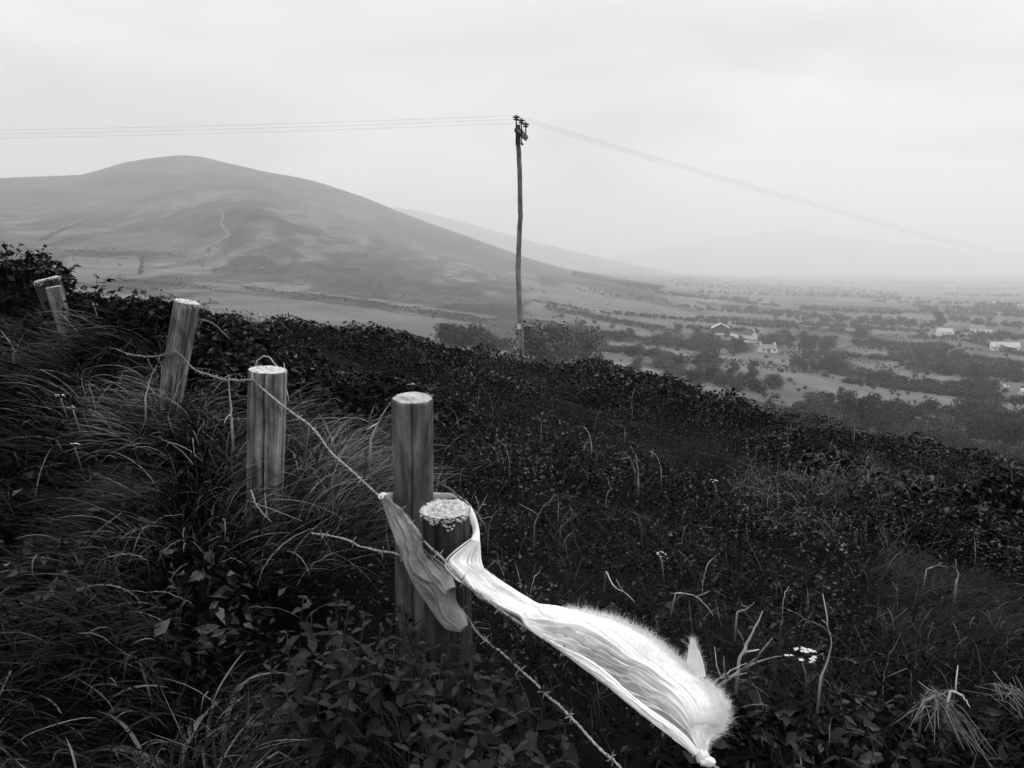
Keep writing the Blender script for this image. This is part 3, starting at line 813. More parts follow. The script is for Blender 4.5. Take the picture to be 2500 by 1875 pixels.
# loop round the posts: knot -> behind both posts -> round the right side -> front
loop_u = [(932,1206,2.52),(950,1202,2.56),(985,1200,2.66),(1030,1200,2.70),(1075,1203,2.66),(1110,1206,2.56),(1142,1226,2.46),(1160,1256,2.36),(1170,1292,2.28),(1172,1324,2.235)]
loop_l = [(933,1214,2.52),(952,1222,2.56),(985,1236,2.66),(1030,1238,2.70),(1075,1228,2.66),(1108,1216,2.56),(1134,1240,2.46),(1147,1270,2.36),(1154,1300,2.28),(1148,1320,2.215)]
nn = len(loop_u)
V, F = loft([q[:2] for q in loop_l], [q[:2] for q in loop_u], [q[2] for q in loop_l], [q[2] for q in loop_u], 150, 24, np.full(nn, 0.12), np.full(nn, 0.002), 2.0, 6, 1.0)
cloth_obj('band_round_posts', loc(V), F, M['cloth'], cl)
# hanging flap
La = [(930,1212),(938,1244),(953,1288),(968,1328),(984,1370),(1002,1410),(1019,1443),(1038,1468),(1056,1494),(1076,1522),(1096,1538),(1126,1543)]
Ra = [(940,1209),(968,1240),(998,1274),(1024,1306),(1044,1342),(1068,1374),(1095,1400),(1109,1428),(1109,1456),(1113,1480),(1131,1502),(1140,1526)]
na_ = len(La)
dLa = np.interp(np.arange(na_), [0, 4, na_ - 1], [2.52, 2.34, 2.12]); dRa = np.interp(np.arange(na_), [0, 4, na_ - 1], [2.51, 2.25, 2.06])
V, F = loft(La, Ra, dLa, dRa, 190, 120, np.interp(np.arange(na_), [0, 6, 11], [0.1, 0.2, 0.12]), np.interp(np.arange(na_), [0, 3, 7, 11], [0.004, 0.017, 0.024, 0.012]), 3.0, 7, 1.0, False, (0.018, 0.05))
fl = cloth_obj('hanging_flap', loc(V), F, M['cloth_shaded'], cl)
fl['label'] = 'grey shade-painted flap hanging below the wire'
# upper lobe folded over the flap
Lb = [(938,1216),(962,1252),(988,1292),(1006,1330),(1024,1366),(1046,1402),(1068,1434),(1092,1458)]
Rb = [(940,1209),(972,1240),(1004,1272),(1028,1304),(1048,1340),(1072,1370),(1100,1398),(1111,1432)]
nb = len(Lb)
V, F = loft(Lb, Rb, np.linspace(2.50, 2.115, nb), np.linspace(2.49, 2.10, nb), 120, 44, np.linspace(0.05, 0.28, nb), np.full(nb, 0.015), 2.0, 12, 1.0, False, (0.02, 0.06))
cloth_obj('folded_lobe', loc(V), F, M['cloth_shaded'], cl)
# knots
def lump(name, c, r, mat, seed, stretch=(1, 1, 1)):
    a = np.linspace(0, 2 * PI, 28, endpoint=False); b = np.linspace(0.02, PI - 0.02, 18)
    A, B = np.meshgrid(a, b)
    rr = r * (0.75 + 0.6 * fbm(np.cos(A) * 2.5 + B * 2 + seed, np.sin(A) * 2.5 + B, 3, seed))
    V = np.stack([np.sin(B) * np.cos(A) * rr * stretch[0], np.sin(B) * np.sin(A) * rr * stretch[1], np.cos(B) * rr * stretch[2]], -1).reshape(-1, 3) + np.array(c) - np.array(cl.location)
    i0 = np.arange(17)[:, None] * 28; j = np.arange(28)[None]; j1 = (j + 1) % 28
    F = np.stack([i0 + j, i0 + 28 + j, i0 + 28 + j1, i0 + j1], -1).reshape(-1, 4)
    return link(name, np_mesh(name, V, F), mat, cl)
lump('knot', P(936, 1212, 2.51), 0.011, M['cloth'], 3, (1.3, 1, 1))
lump('knot', P(1716, 1848, 1.73), 0.012, M['cloth'], 5, (1.2, 1, 1.3))
lump('knot', P(1728, 1860, 1.72), 0.010, M['cloth'], 6, (1.6, 1, 1))
# ear-like raised tuft
V, F = loft([(1672,1630),(1680,1606),(1684,1584),(1690,1566)], [(1722,1652),(1714,1615),(1705,1588),(1694,1562)], [1.95]*4, [1.94]*4, 40, 20, [0.3, 0.3, 0.3, 0.1], [0.001]*4, 2, 8, 1.0)
cloth_obj('raised_tuft', loc(V), F, M['cloth'], cl)
TUFT = V
# frayed fleece along the upper edge and over the bulge
def fuzz_strands(base, nrm, n, lmin, lmax, rad, rg):
    k = rg.integers(0, len(base), n); b = base[k] + rg.normal(0, 0.003, (n, 3))
    d = nrm[k] + rg.normal(0, 0.55, (n, 3)); d /= np.linalg.norm(d, axis=1)[:, None]
    L = rg.uniform(lmin, lmax, n)[:, None]
    s = np.cross(d, rg.normal(0, 1, (n, 3))); s /= np.linalg.norm(s, axis=1)[:, None]
    curl = rg.normal(0, 0.35, (n, 3))
    V = np.stack([b - s * rad, b + s * rad, b + (d + curl * 0.3) * L * 0.55 + s * rad * 0.8, b + (d + curl * 0.3) * L * 0.55 - s * rad * 0.8, b + (d + curl) * L], 1)
    o = np.arange(n)[:, None] * 5
    F = np.concatenate([o + [0, 1, 2], o + [0, 2, 3], o + [3, 2, 4]])
    return V.reshape(-1, 3), F
rg = np.random.default_rng(4)
def grid_normals(V):
    du = np.gradient(V, axis=0); dv = np.gradient(V, axis=1); n = np.cross(du, dv); n /= np.linalg.norm(n, axis=2)[..., None] + 1e-9
    s = np.sign((n * (EYE - V)).sum(-1)); return n * s[..., None]
GN = grid_normals(TAIL)
upn = GN * 0.5 + np.array([0.25, 0.25, 0.9])
b1 = TAIL[129:, 94:].reshape(-1, 3); n1 = upn[129:, 94:].reshape(-1, 3)
Va, Fa = fuzz_strands(b1, n1, 5200, 0.006, 0.016, 0.00022, rg)
b2 = TAIL[116:276, 150:].reshape(-1, 3); n2 = np.tile([0.35, 0.3, 0.9], (len(b2), 1))
Vb, Fb = fuzz_strands(b2, n2, 3800, 0.008, 0.024, 0.00024, rg)
b3 = TAIL[246:303, 122:].reshape(-1, 3); n3 = np.tile([0.95, 0.2, 0.25], (len(b3), 1))
Vc, Fc = fuzz_strands(b3, n3, 2600, 0.008, 0.024, 0.00024, rg)
b4 = TUFT.reshape(-1, 3); n4 = np.tile([0.0, 0.1, 1.0], (len(b4), 1))
Vd, Fd = fuzz_strands(b4, n4, 1200, 0.006, 0.018, 0.0002, rg)
allV = []; allF = []; off = 0
for v_, f_ in ((Va, Fa), (Vb, Fb), (Vc, Fc), (Vd, Fd)):
    allV.append(v_); allF.append(f_ + off); off += len(v_)
link('frayed_fleece', np_mesh('frayed_fleece', loc(np.concatenate(allV)), np.concatenate(allF)), M['fuzz'], cl, 'stuff')
tag(cl, 'torn white fleecy cloth knotted round the two posts and streaming along the wire', 'cloth')

# ------------------------------------------------------------------ near vegetation
def leaf_cloud(pos, size, nrm, yaw, tone, aspect=0.55, fold=0.18):
    """kite-shaped folded leaves: 4 verts, 2 triangles each"""
    n = len(pos)
    up_ = np.tile([0.0, 0.0, 1.0], (n, 1))
    nrm = nrm / np.linalg.norm(nrm, axis=1)[:, None]
    ref = np.stack([np.cos(yaw), np.sin(yaw), np.zeros(n)], 1)
    t = ref - nrm * (ref * nrm).sum(1)[:, None]; t /= np.linalg.norm(t, axis=1)[:, None] + 1e-9
    s = np.cross(nrm, t)
    L = size[:, None]; W = (size * aspect)[:, None] * 0.5
    a = pos - t * L * 0.45; b = pos + t * L * 0.55 - nrm * L * fold * 0.6
    c = pos + s * W + nrm * L * fold * 0.5 - t * L * 0.05; d = pos - s * W + nrm * L * fold * 0.5 - t * L * 0.05
    V = np.stack([a, c, b, d], 1).reshape(-1, 3)
    o = np.arange(n)[:, None] * 4
    F = np.concatenate([o + [0, 1, 2], o + [0, 2, 3]])
    return V, F, np.repeat(tone, 4)
def rand_normals(n, rg, tilt=0.75):
    v = rg.normal(0, 1, (n, 3)); v[:, :2] *= tilt; v[:, 2] = np.abs(v[:, 2]) * 0.5 + 0.55
    return v
def sector_points(rg, n, y0, y1, xl=-40, xr=2560, power=1.0):
    """points spread evenly over the ground of a wedge in front of the viewer"""
    t0, t1 = (xl - 1250) / FOC * 1.27, (xr - 1250) / FOC * 1.27
    Y = np.sqrt(rg.uniform(y0 ** 2, y1 ** 2, n)); X = rg.uniform(t0, t1, n) * Y
    return X, Y
GRASS_POLY = [(-400,790),(0,815),(160,800),(330,850),(470,930),(600,985),(740,1040),(800,1150),(860,1290),(800,1420),(640,1420),(420,1290),(400,1480),(560,1600),(560,1750),(620,1875),(620,2400),(-600,2400)]
PATCH_POLY = [(2080,1370),(2250,1340),(2420,1380),(2560,1440),(2560,1540),(2300,1560),(2120,1500)]
MIX_POLY = [(640,960),(900,1000),(960,1120),(960,1300),(800,1350),(760,1150)]
def scrub(name, n, y0, y1, smin, smax, depth, tones, seed, label, bright=0.02, lift=0.0, clumps=False):
    rg = np.random.default_rng(seed)
    X, Y = sector_points(rg, n, y0, y1)
    r = np.hypot(X, Y); a = np.arctan2(X, Y)
    keep = r < brow_r(a) * 1.10
    X, Y, r, a = X[keep], Y[keep], r[keep], a[keep]
    can = canopy(X, Y); b = brow_r(a)
    g = np.where(r > b, ground_z(X, Y) + VEG * 0.75, can)
    px, py = proj(X, Y, g)
    gp = in_poly(px + (fbm(X * 2, Y * 2, 2, 5) - 0.5) * 160, py + (fbm(X * 2, Y * 2, 2, 6) - 0.5) * 80, GRASS_POLY)
    pp = in_poly(px, py, PATCH_POLY)
    keep = ~((gp & (rg.random(len(X)) < 0.80)) | (pp & (rg.random(len(X)) < 0.85)))
    if clumps: keep &= fbm(X / 1.1, Y / 1.1, 2, 141) > 0.56
    X, Y, r, g = X[keep], Y[keep], r[keep], g[keep]
    m = len(X)
    dep = rg.random(m) ** 1.6 * depth
    gap = fbm(X / 0.22, Y / 0.22, 3, 51)                      # open dark gaps between sprigs
    z = g - dep - 0.14 * sstep(0.48, 0.62, gap) + lift
    clump = fbm(X / 0.35, Y / 0.35, 2, 61); reg = fbm(X / 2.4, Y / 2.4, 3, 71)
    size = rg.uniform(smin, smax, m) * (0.7 + 0.6 * clump) * (0.75 + 0.25 * np.clip(r / y1, 0, 1))
    kind_ = fbm(X / 1.6, Y / 1.6, 2, 64); size = size * (0.6 + 1.1 * sstep(0.42, 0.6, kind_))
    tone = rg.uniform(tones[0], tones[1], m) * (0.05 + 1.9 * clump ** 1.3) * (0.25 + 1.5 * reg) * np.where(rg.random(m) < 0.2, 5.4, 0.42)
    br = rg.random(m) < bright * sstep(0.5, 0.68, fbm(X / 1.3, Y / 1.3, 3, 81)) * 3
    tone = np.where(br & (dep < depth * 0.3), rg.uniform(0.12, 0.4, m), tone)
    nm = rand_normals(m, rg, 0.8)
    V, F, T = leaf_cloud(np.stack([X, Y, z], 1), size, nm, rg.uniform(0, 2 * PI, m), tone, 0.58)
    o = link(name, np_mesh(name, V, F, {'tone': T}, False), M['leaf'], None, 'stuff')
    tag(o, label, 'undergrowth', None, 'stuff')
scrub('bramble_undergrowth', 112000, 1.45, 6.5, 0.020, 0.050, 0.20, (0.014, 0.045), 101, 'dark tangled bramble and nettle undergrowth beside the fence', 0.03)
scrub('heath_scrub', 150000, 6.0, 15.0, 0.026, 0.055, 0.24, (0.010, 0.045), 102, 'dark low heather and gorse scrub covering the slope', 0.09)
scrub('brow_heather', 130000, 14.0, 34.0, 0.05, 0.10, 0.26, (0.009, 0.034), 103, 'dark heather along the brow below the wooden pole', 0.11)

scrub('bramble_clumps', 42000, 3.6, 10.0, 0.026, 0.050, 0.16, (0.016, 0.07), 104, 'broad-leaved bramble clumps standing proud of the low heath', 0.0, 0.09, True)
def blades(rg, X, Y, Z, phi, L, wd, up0, droop, tone, seg=6, twist=0.5):
    """arching strips; phi = lean bearing, up0 = start elevation, droop = end elevation"""
    n = len(X)
    p = np.stack([X, Y, Z], 1); h = np.stack([np.cos(phi), np.sin(phi), np.zeros(n)], 1)
    side = np.stack([-np.sin(phi), np.cos(phi), np.zeros(n)], 1)
    sd = side + np.array([0, 0, 1.0]) * (rg.normal(0, twist, n))[:, None]; sd /= np.linalg.norm(sd, axis=1)[:, None]
    bend = rg.normal(0, 0.45, n); kink = rg.random(n) < 0.16; kf = rg.uniform(0.3, 0.8, n)
    rows = []
    for k in range(seg + 1):
        f = k / seg
        wk = wd * (1 - f ** 2.2) * (0.7 + 0.6 * min(f * 3, 1)) * 0.5
        rows.append(np.stack([p - sd * wk[:, None], p + sd * wk[:, None]], 1))
        el = up0 + (droop - up0) * (f ** 0.75) - np.where((f > kf) & kink, 0.9, 0)
        hh = h * np.cos(bend * f)[:, None] + side * np.sin(bend * f)[:, None]
        p = p + (hh * np.cos(el)[:, None] + np.array([0, 0, 1.0]) * np.sin(el)[:, None]) * (L / seg)[:, None]
    V = np.stack(rows, 1).reshape(-1, 3)                      # n, seg+1, 2
    o = (np.arange(n) * (seg + 1) * 2)[:, None]
    F = np.concatenate([o + [2 * k, 2 * k + 1, 2 * k + 3, 2 * k + 2] for k in range(seg)])
    return V, F, np.repeat(tone, (seg + 1) * 2)
def flow(X, Y, px):
    """wind-combed lie of the long grass"""
    base = np.where(px < 470, PI + 0.25, 0.05) + 0.0
    w_ = sstep(380, 560, px)
    ang = (PI + 0.3) * (1 - w_) + (2 * PI + 0.15) * w_
    return ang + (fbm(X / 0.55, Y / 0.55, 3, 91) - 0.5) * 3.4
def grass(name, label, n, y0, y1, polys, Lr, wr, tones, pale, seed, fade=False, prob=1.0, sink=0.0, combed=True, upr=(0.6, 1.3), drp=(-0.55, 0.15), xl=-40, xr=2560):
    rg = np.random.default_rng(seed)
    X, Y = sector_points(rg, n, y0, y1, xl, xr)
    c = canopy(X, Y); px, py = proj(X, Y, c)
    if polys is not None:
        jx = (fbm(X * 2, Y * 2, 2, 5) - 0.5) * 160; jy = (fbm(X * 2, Y * 2, 2, 6) - 0.5) * 80
        ins = np.zeros(len(X), bool)
        for q in polys: ins |= in_poly(px + jx, py + jy, q)
        keep = ins
    else: keep = np.ones(len(X), bool)
    r = np.hypot(X, Y); keep &= r < brow_r(np.arctan2(X, Y)) * 1.05
    keep &= rg.random(len(X)) < prob * (1 - 0.93 * sstep(2.5, 4.5, r) if fade else 1)
    X, Y, c, px, r = X[keep], Y[keep], c[keep], px[keep], r[keep]; m = len(X)
    L = rg.uniform(*Lr, m); clump = fbm(X / 0.3, Y / 0.3, 2, 61)
    tus = fbm(X / 0.42, Y / 0.42, 2, 63)
    Z = c - 0.13 - sink + rg.uniform(-0.06, 0.08, m) + 0.30 * (tus - 0.5)
    L = L * (0.55 + 0.9 * tus)
    phi = flow(X, Y, px) + rg.normal(0, 0.55, m) + np.where(rg.random(m) < 0.18, rg.uniform(-2.5, 2.5, m), 0) if combed else rg.uniform(0, 2 * PI, m)
    tone = rg.uniform(*tones, m) * (0.5 + 1.0 * fbm(X / 0.25, Y / 0.25, 3, 95))
    pl = rg.random(m) < pale * (0.3 + 1.6 * sstep(0.4, 0.62, fbm(X / 0.8, Y / 0.8, 2, 97)))
    tone = np.where(pl, rg.uniform(0.10, 0.34, m), tone)
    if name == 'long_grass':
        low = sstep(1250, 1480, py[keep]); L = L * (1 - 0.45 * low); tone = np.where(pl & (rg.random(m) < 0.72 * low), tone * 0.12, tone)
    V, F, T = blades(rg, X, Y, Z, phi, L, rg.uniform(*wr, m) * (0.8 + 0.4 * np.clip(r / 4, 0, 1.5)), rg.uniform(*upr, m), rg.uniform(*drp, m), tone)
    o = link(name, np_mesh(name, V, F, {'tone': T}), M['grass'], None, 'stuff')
    tag(o, label, 'grass', None, 'stuff')
grass('long_grass', 'long wind-combed grass lying over the bank round the posts', 64000, 1.35, 6.2, [GRASS_POLY], (0.12, 0.42), (0.0016, 0.0058), (0.004, 0.024), 0.24, 201, xl=-60, xr=1100)
grass('tangled_straw', 'tangled dry straw between the split post and the tall post', 9000, 2.3, 4.6, [MIX_POLY], (0.16, 0.42), (0.002, 0.0044), (0.015, 0.06), 0.5, 202, xl=500, xr=1100)
grass('matted_grass', 'pale matted grass heaped round the feet of the leaning and split posts', 9000, 2.4, 4.4, [[(520,1130),(820,1110),(850,1280),(540,1280)], [(330,930),(540,930),(540,1050),(330,1050)]], (0.16, 0.4), (0.002, 0.0045), (0.012, 0.05), 0.45, 205, sink=-0.13, xl=200, xr=1000)
grass('dry_grass', 'pale dry grass tufts among the dead shrubs of the slope', 7000, 4.0, 8.0, [[(1820,1120),(2000,1090),(2180,1180),(2160,1290),(1900,1260)]], (0.08, 0.22), (0.0014, 0.0026), (0.02, 0.07), 0.3, 206, combed=False, xl=1600, xr=2560)
grass('fine_grass', 'fine flattened grass patch among the brambles on the slope', 26000, 2.6, 6.0, [PATCH_POLY], (0.08, 0.2), (0.0016, 0.003), (0.008, 0.028), 0.03, 203, xl=1900, xr=2560, drp=(-0.3, 0.2))
grass('scattered_grass', 'thin grass blades scattered through the brambles', 15000, 1.5, 6.5, None, (0.08, 0.22), (0.0016, 0.003), (0.006, 0.025), 0.06, 204, fade=True, combed=False, upr=(0.7, 1.5), drp=(-0.7, 0.6), xl=900)

def twigs(name, label, n, y0, y1, seed, Lr, wr, pale, xl=900):
    rg = np.random.default_rng(seed); X, Y = sector_points(rg, n, y0, y1, xl, 2560); r = np.hypot(X, Y)
    keep = (r < brow_r(np.arctan2(X, Y))) & (fbm(X / 0.9, Y / 0.9, 3, 131) > rg.uniform(0.3, 0.7, n)); X, Y, r = X[keep], Y[keep], r[keep]; m = len(X)
    Z = canopy(X, Y) - rg.uniform(0.0, 0.12, m); sc = 0.55 + 0.45 * r / 3.0
    tone = np.where(rg.random(m) < pale, rg.uniform(0.12, 0.42, m), rg.uniform(0.008, 0.035, m))
    V, F, T = blades(rg, X, Y, Z, rg.uniform(0, 2 * PI, m), rg.uniform(*Lr, m), rg.uniform(*wr, m) * sc, rg.uniform(-0.2, 1.3, m), rg.uniform(-0.8, 0.9, m), tone, 4, 1.0)
    o = link(name, np_mesh(name, V, F, {'tone': T}), M['grass'], None, 'stuff'); tag(o, label, 'twigs', None, 'stuff')
twigs('fine_twigs', 'fine bare twigs and dead stalks tangled through the near brambles', 8000, 1.7, 6.0, 231, (0.05, 0.2), (0.001, 0.002), 0.13)
twigs('heath_twigs', 'pale dead heather twigs tangled over the slope', 9000, 6.0, 16.0, 232, (0.06, 0.22), (0.0009, 0.0016), 0.2, 500)
# ---- leaf meshes for plants whose leaves can be told apart
def leaf_mesh(name, L, W, teeth, droop=0.25, fold=0.25, wav=0.0, seed=0):
    rg = random.Random(seed); n = teeth; V = []; F = []
    for k in range(n + 1):
        f = k / n
        w_ = W * math.sin(PI * min(f * 0.96 + 0.02, 1)) ** 0.75 * (1.12 - 0.5 * f)
        if k in (0, n): w_ = W * 0.02
        w_ *= (1.0 if k % 2 else 0.84)
        x = L * f; z = -droop * L * f * f + wav * math.sin(f * 7)
        V += [(x, 0, z), (x + (0.25 * L / n if k % 2 else 0), w_ / 2, z + fold * w_ * 0.5 + rg.uniform(-1, 1) * 0.03 * W), (x + (0.25 * L / n if k % 2 else 0), -w_ / 2, z + fold * w_ * 0.5 + rg.uniform(-1, 1) * 0.03 * W)]
    for k in range(n):
        a = 3 * k; b = a + 3
        F += [(a, b, b + 1, a + 1), (a, a + 2, b + 2, b)]
    return list_mesh(name, V, F, True)
NET = [leaf_mesh('nettle_leaf', 1.0, 0.56, 12, 0.2 + 0.14 * i, 0.2, 0.02, i) for i in range(3)]
for me in NET: me.materials.append(M['nettle'])
BRL = [leaf_mesh('bramble_leaf', 1.0, 0.68, 8, 0.12 + 0.2 * i, 0.28, 0.01, 10 + i) for i in range(2)]
for me in BRL: me.materials.append(M['bramble'])
def put_leaf(name, me, parent, pos, az, el, roll, size):
    o = bpy.data.objects.new(name, me); COL.objects.link(o); o.parent = parent
    o.location = pos; o.rotation_euler = (Matrix.Rotation(az, 3, 'Z') @ Matrix.Rotation(-el, 3, 'Y') @ Matrix.Rotation(roll, 3, 'X')).to_euler()
    o.scale = (size, size, size); return o
def nettle(top, label, group, seed, n_pairs=8, size=0.05, lean=None):
    rg = random.Random(seed); t = Vector(top)
    g = gz(t.x, t.y) + 0.02
    h = max(t.z - g, 0.22); root = empty('nettle', (t.x + (lean[0] if lean else rg.uniform(-0.08, 0.08)), t.y + (lean[1] if lean else rg.uniform(-0.05, 0.08)), g))
    tp = t - root.location
    sp = [tp * f + Vector((0, 0, 0.0)) + Vector((-tp.x, -tp.y, 0)) * f * (1 - f) * 0.6 for f in np.linspace(0, 1, 9)]
    MB().tube(sp, [0.0035 - 0.002 * k / 8 for k in range(9)], 5).build('stem', M['darkstem'], root, True)
    def at(f): i = min(int(f * 8), 7); return sp[i].lerp(sp[i + 1], f * 8 - i)
    az0 = rg.uniform(0, PI)
    for k in range(n_pairs):
        f = 1 - 0.62 * (k / n_pairs) ** 1.1
        sz = size * (0.45 + 0.75 * min(k / 3.0, 1)) * rg.uniform(0.85, 1.2)
        for s in (0, PI):
            az = az0 + k * PI / 2 + s + rg.uniform(-0.35, 0.35)
            put_leaf('leaf', rg.choice(NET), root, at(f), az, rg.uniform(-0.55, 0.25) if k > 1 else rg.uniform(0.1, 0.7), rg.uniform(-0.4, 0.4), sz)
    tag(root, label, 'nettle', group)
    return root
G_N1, G_N2 = 'nettles in the dark clump by the grass tussock', 'nettles under the streaming cloth'
rnd = random.Random(5)
N1 = [(700,1545,2.05),(760,1500,2.1),(800,1520,2.05),(850,1490,2.1),(890,1500,2.05),(930,1530,2.05),(660,1610,1.95),(720,1620,1.95),(790,1600,1.95),(850,1590,1.95),(900,1580,1.95),(640,1700,1.85),(700,1690,1.85),(770,1690,1.85),(620,1770,1.78),(840,1690,1.85),(860,1660,1.86),(930,1620,1.95),(960,1580,2.0),(740,1460,2.2),(820,1450,2.2)]
for i, q in enumerate(N1):
    nettle(P(*q), 'nettle with toothed leaves in the dark clump by the grass tussock', G_N1, 300 + i, 8, 0.048)
N2 = [(1060,1700,1.75),(1100,1730,1.72),(1030,1760,1.7),(1180,1720,1.75),(1160,1790,1.65),(1240,1740,1.72),(1000,1800,1.68),(1110,1810,1.64),(1220,1830,1.6),(1290,1810,1.62),(1050,1650,1.85),(1330,1870,1.58),(1200,1660,1.85),(1280,1700,1.78),(1380,1770,1.7),(1020,1850,1.6),(1130,1880,1.58),(1340,1650,1.9)]
for i, q in enumerate(N2):
    nettle(P(*q), 'nettle with drooping toothed leaves below the streaming white cloth', G_N2, 400 + i, 7, 0.052)
N1b = [(960,1500,2.2),(1000,1520,2.15),(1040,1570,2.05),(1000,1600,2.05),(1080,1600,2.0),(1130,1600,2.0),(1160,1570,2.02),(1110,1650,1.92),(1050,1690,1.86),(1170,1640,1.92),(1210,1580,2.0),(940,1560,2.15),(970,1640,1.98),(1010,1660,1.95),(1220,1640,1.9),(1250,1590,1.95),(1060,1560,2.12),(1095,1575,2.1),(1125,1560,2.12),(1150,1590,2.06),(1080,1620,2.02),(1120,1625,2.0),(985,1560,2.3),(1010,1575,2.25)]
for i, q in enumerate(N1b):
    nettle(P(*q), 'nettle growing up against the feet of the two cloth-wrapped posts', 'nettles at the feet of the posts', 440 + 100 * i, 9, 0.046)
N3 = [(2080,1790,2.0),(2140,1810,1.95),(2190,1850,1.9),(2010,1560,2.6),(1900,1500,2.8),(2300,1830,2.0),(2230,1790,2.05),(1830,1640,2.4),(1960,1800,1.95),(2050,1690,2.25),(2130,1730,2.15),(1500,1480,2.75),(1620,1430,3.0),(1750,1400,3.1)]
for i, q in enumerate(N3):
    nettle(P(*q), 'broad-leaved nettle growing among brambles on the open slope', 'nettles on the open slope', 450 + i, 6, 0.05)
N4 = [(330,1490,2.35),(380,1460,2.4),(290,1530,2.3),(430,1510,2.3),(470,1290,2.7),(520,1330,2.6),(560,1300,2.65),(420,1380,2.5)]
for i, q in enumerate(N4):
    nettle(P(*q), 'small dim nettle sunk in the long grass of the bank', 'nettles in the long grass', 480 + i, 6, 0.04)

def bramble_spray(pts, label, group, seed, leaf=0.03, step=0.035, sub=0.55, r=0.0022, start=0.25):
    rg = random.Random(seed); c = resample([p[:] for p in PP(pts)], 24)
    base = Vector(c[0]); root = empty('bramble_spray', base)
    sp = [Vector(q) - base for q in c]
    MB().tube(sp, [r * (1 - 0.6 * k / 23) for k in range(24)], 5).build('stem', M['darkstem'], root, True)
    tot = sum((sp[i + 1] - sp[i]).length for i in range(23)); k = tot * start; side = 1
    while k < tot:
        i = min(int(k / tot * 23), 22); p = sp[i]; t = (sp[i + 1] - sp[i]).normalized()
        az = math.atan2(t.y, t.x) + side * rg.uniform(0.6, 1.4)
        s = leaf * rg.uniform(0.7, 1.3) * (1.15 - 0.45 * k / tot)
        for d in ((0, 0.0), (1, 0.7), (1, -0.7))[: (3 if rg.random() < sub else 1)]:
            put_leaf('leaf', rg.choice(BRL), root, p, az + d[1], rg.uniform(-0.3, 0.7), rg.uniform(-0.6, 0.6), s * (1 if d[0] == 0 else 0.8))
        side = -side; k += step * rg.uniform(0.7, 1.3)
    tag(root, label, 'bramble', group)
G_B = 'bramble sprays rising from the bank against the hill'
LB = 'leafy bramble spray rising from the bank against the misty hill'
SPR = [[(85,690,5.5),(95,640,5.5),(108,592,5.5)],[(92,680,5.45),(104,650,5.45),(116,616,5.45)],[(60,700,5.6),(50,640,5.6),(46,590,5.6)],[(20,690,5.6),(15,630,5.6),(18,590,5.6)],
       [(110,670,5.4),(116,645,5.4),(121,628,5.4)],[(120,670,5.4),(128,650,5.4),(136,638,5.4)],[(138,670,5.5),(146,645,5.5),(149,636,5.5)],
       [(150,700,5.2),(168,665,5.2),(186,644,5.2)],[(155,690,5.25),(160,668,5.25),(176,652,5.25)],[(215,760,5.0),(212,715,5.0),(205,690,5.0)],[(225,745,5.0),(245,705,5.0),(272,672,5.0)],
       [(230,730,5.0),(236,690,5.0),(236,670,5.0)],[(262,735,4.9),(280,712,4.9),(292,708,4.9)],[(300,760,4.8),(318,735,4.8),(330,700,4.8)],[(320,760,4.8),(338,730,4.8),(346,705,4.8)],
       [(345,770,4.7),(370,740,4.7),(392,722,4.7)],[(360,780,4.7),(390,755,4.7),(402,742,4.7)],[(0,720,5.6),(-8,660,5.6),(5,610,5.6)],[(70,720,5.5),(76,670,5.5),(72,628,5.5)],[(40,720,5.5),(34,680,5.5),(30,640,5.5)],
       [(190,740,5.1),(196,715,5.1),(200,700,5.1)],[(280,770,4.8),(300,745,4.8),(304,725,4.8)]]
for i, q in enumerate(SPR): bramble_spray(q, LB, G_B, 500 + i, 0.05 if i < 7 or i > 16 else 0.06, 0.032, 0.75)
# the bramble bush behind the tilted posts
def bush(name, label, centre_list, n, size, tones, seed, cat='bush', mat='leaf', stems=True):
    rg = np.random.default_rng(seed); pos = []
    for (cx, cy, Y, rx, rz) in centre_list:
        c = np.array(P(cx, cy, Y)); m = n // len(centre_list)
        d = rg.normal(0, 1, (m, 3)); d /= np.linalg.norm(d, axis=1)[:, None]; rad = rg.random(m) ** 0.45
        lob = 0.75 + 0.5 * vnoise(d[:, 0] * 2.4 + 5, d[:, 2] * 2.4 + d[:, 1] * 2, seed)
        pos.append(c + d * (rad * lob)[:, None] * np.array([rx, rx * 0.9, rz]))
    pos = np.concatenate(pos); m = len(pos)
    cl_ = fbm(pos[:, 0] * 7, pos[:, 2] * 7, 2, seed)
    keep = cl_ > 0.36; pos = pos[keep]; cl_ = cl_[keep]; m = len(pos)
    base = Vector(P(*centre_list[0][:3])); base.z = gz(base.x, base.y)
    root = empty(name, base)
    V, F, T = leaf_cloud(pos - np.array(base), rg.uniform(*size, m), rand_normals(m, rg, 0.9), rg.uniform(0, 2 * PI, m), rg.uniform(*tones, m) * (0.4 + 1.2 * cl_), 0.6)
    link('foliage', np_mesh('foliage', V, F, {'tone': T}, False), M[mat], root)
    if stems:
        mb = MB()
        for (cx, cy, Y, rx, rz) in centre_list:
            c = P(cx, cy, Y) - base
            for q in range(5):
                e = c + Vector((rg.uniform(-1, 1) * rx * 0.7, rg.uniform(-1, 1) * rx * 0.6, rg.uniform(0.1, 0.7) * rz))
                s = Vector((c.x * 0.8 + rg.uniform(-0.05, 0.05), c.y * 0.8, gz(base.x + c.x * 0.8, base.y + c.y * 0.8) - base.z))
                mb.tube([s, s.lerp(e, 0.5) + Vector((rg.uniform(-0.05, 0.05), 0, 0.05)), e], [0.005, 0.004, 0.002], 5)
        mb.build('stems', M['darkstem'], root, True)
    tag(root, label, cat)
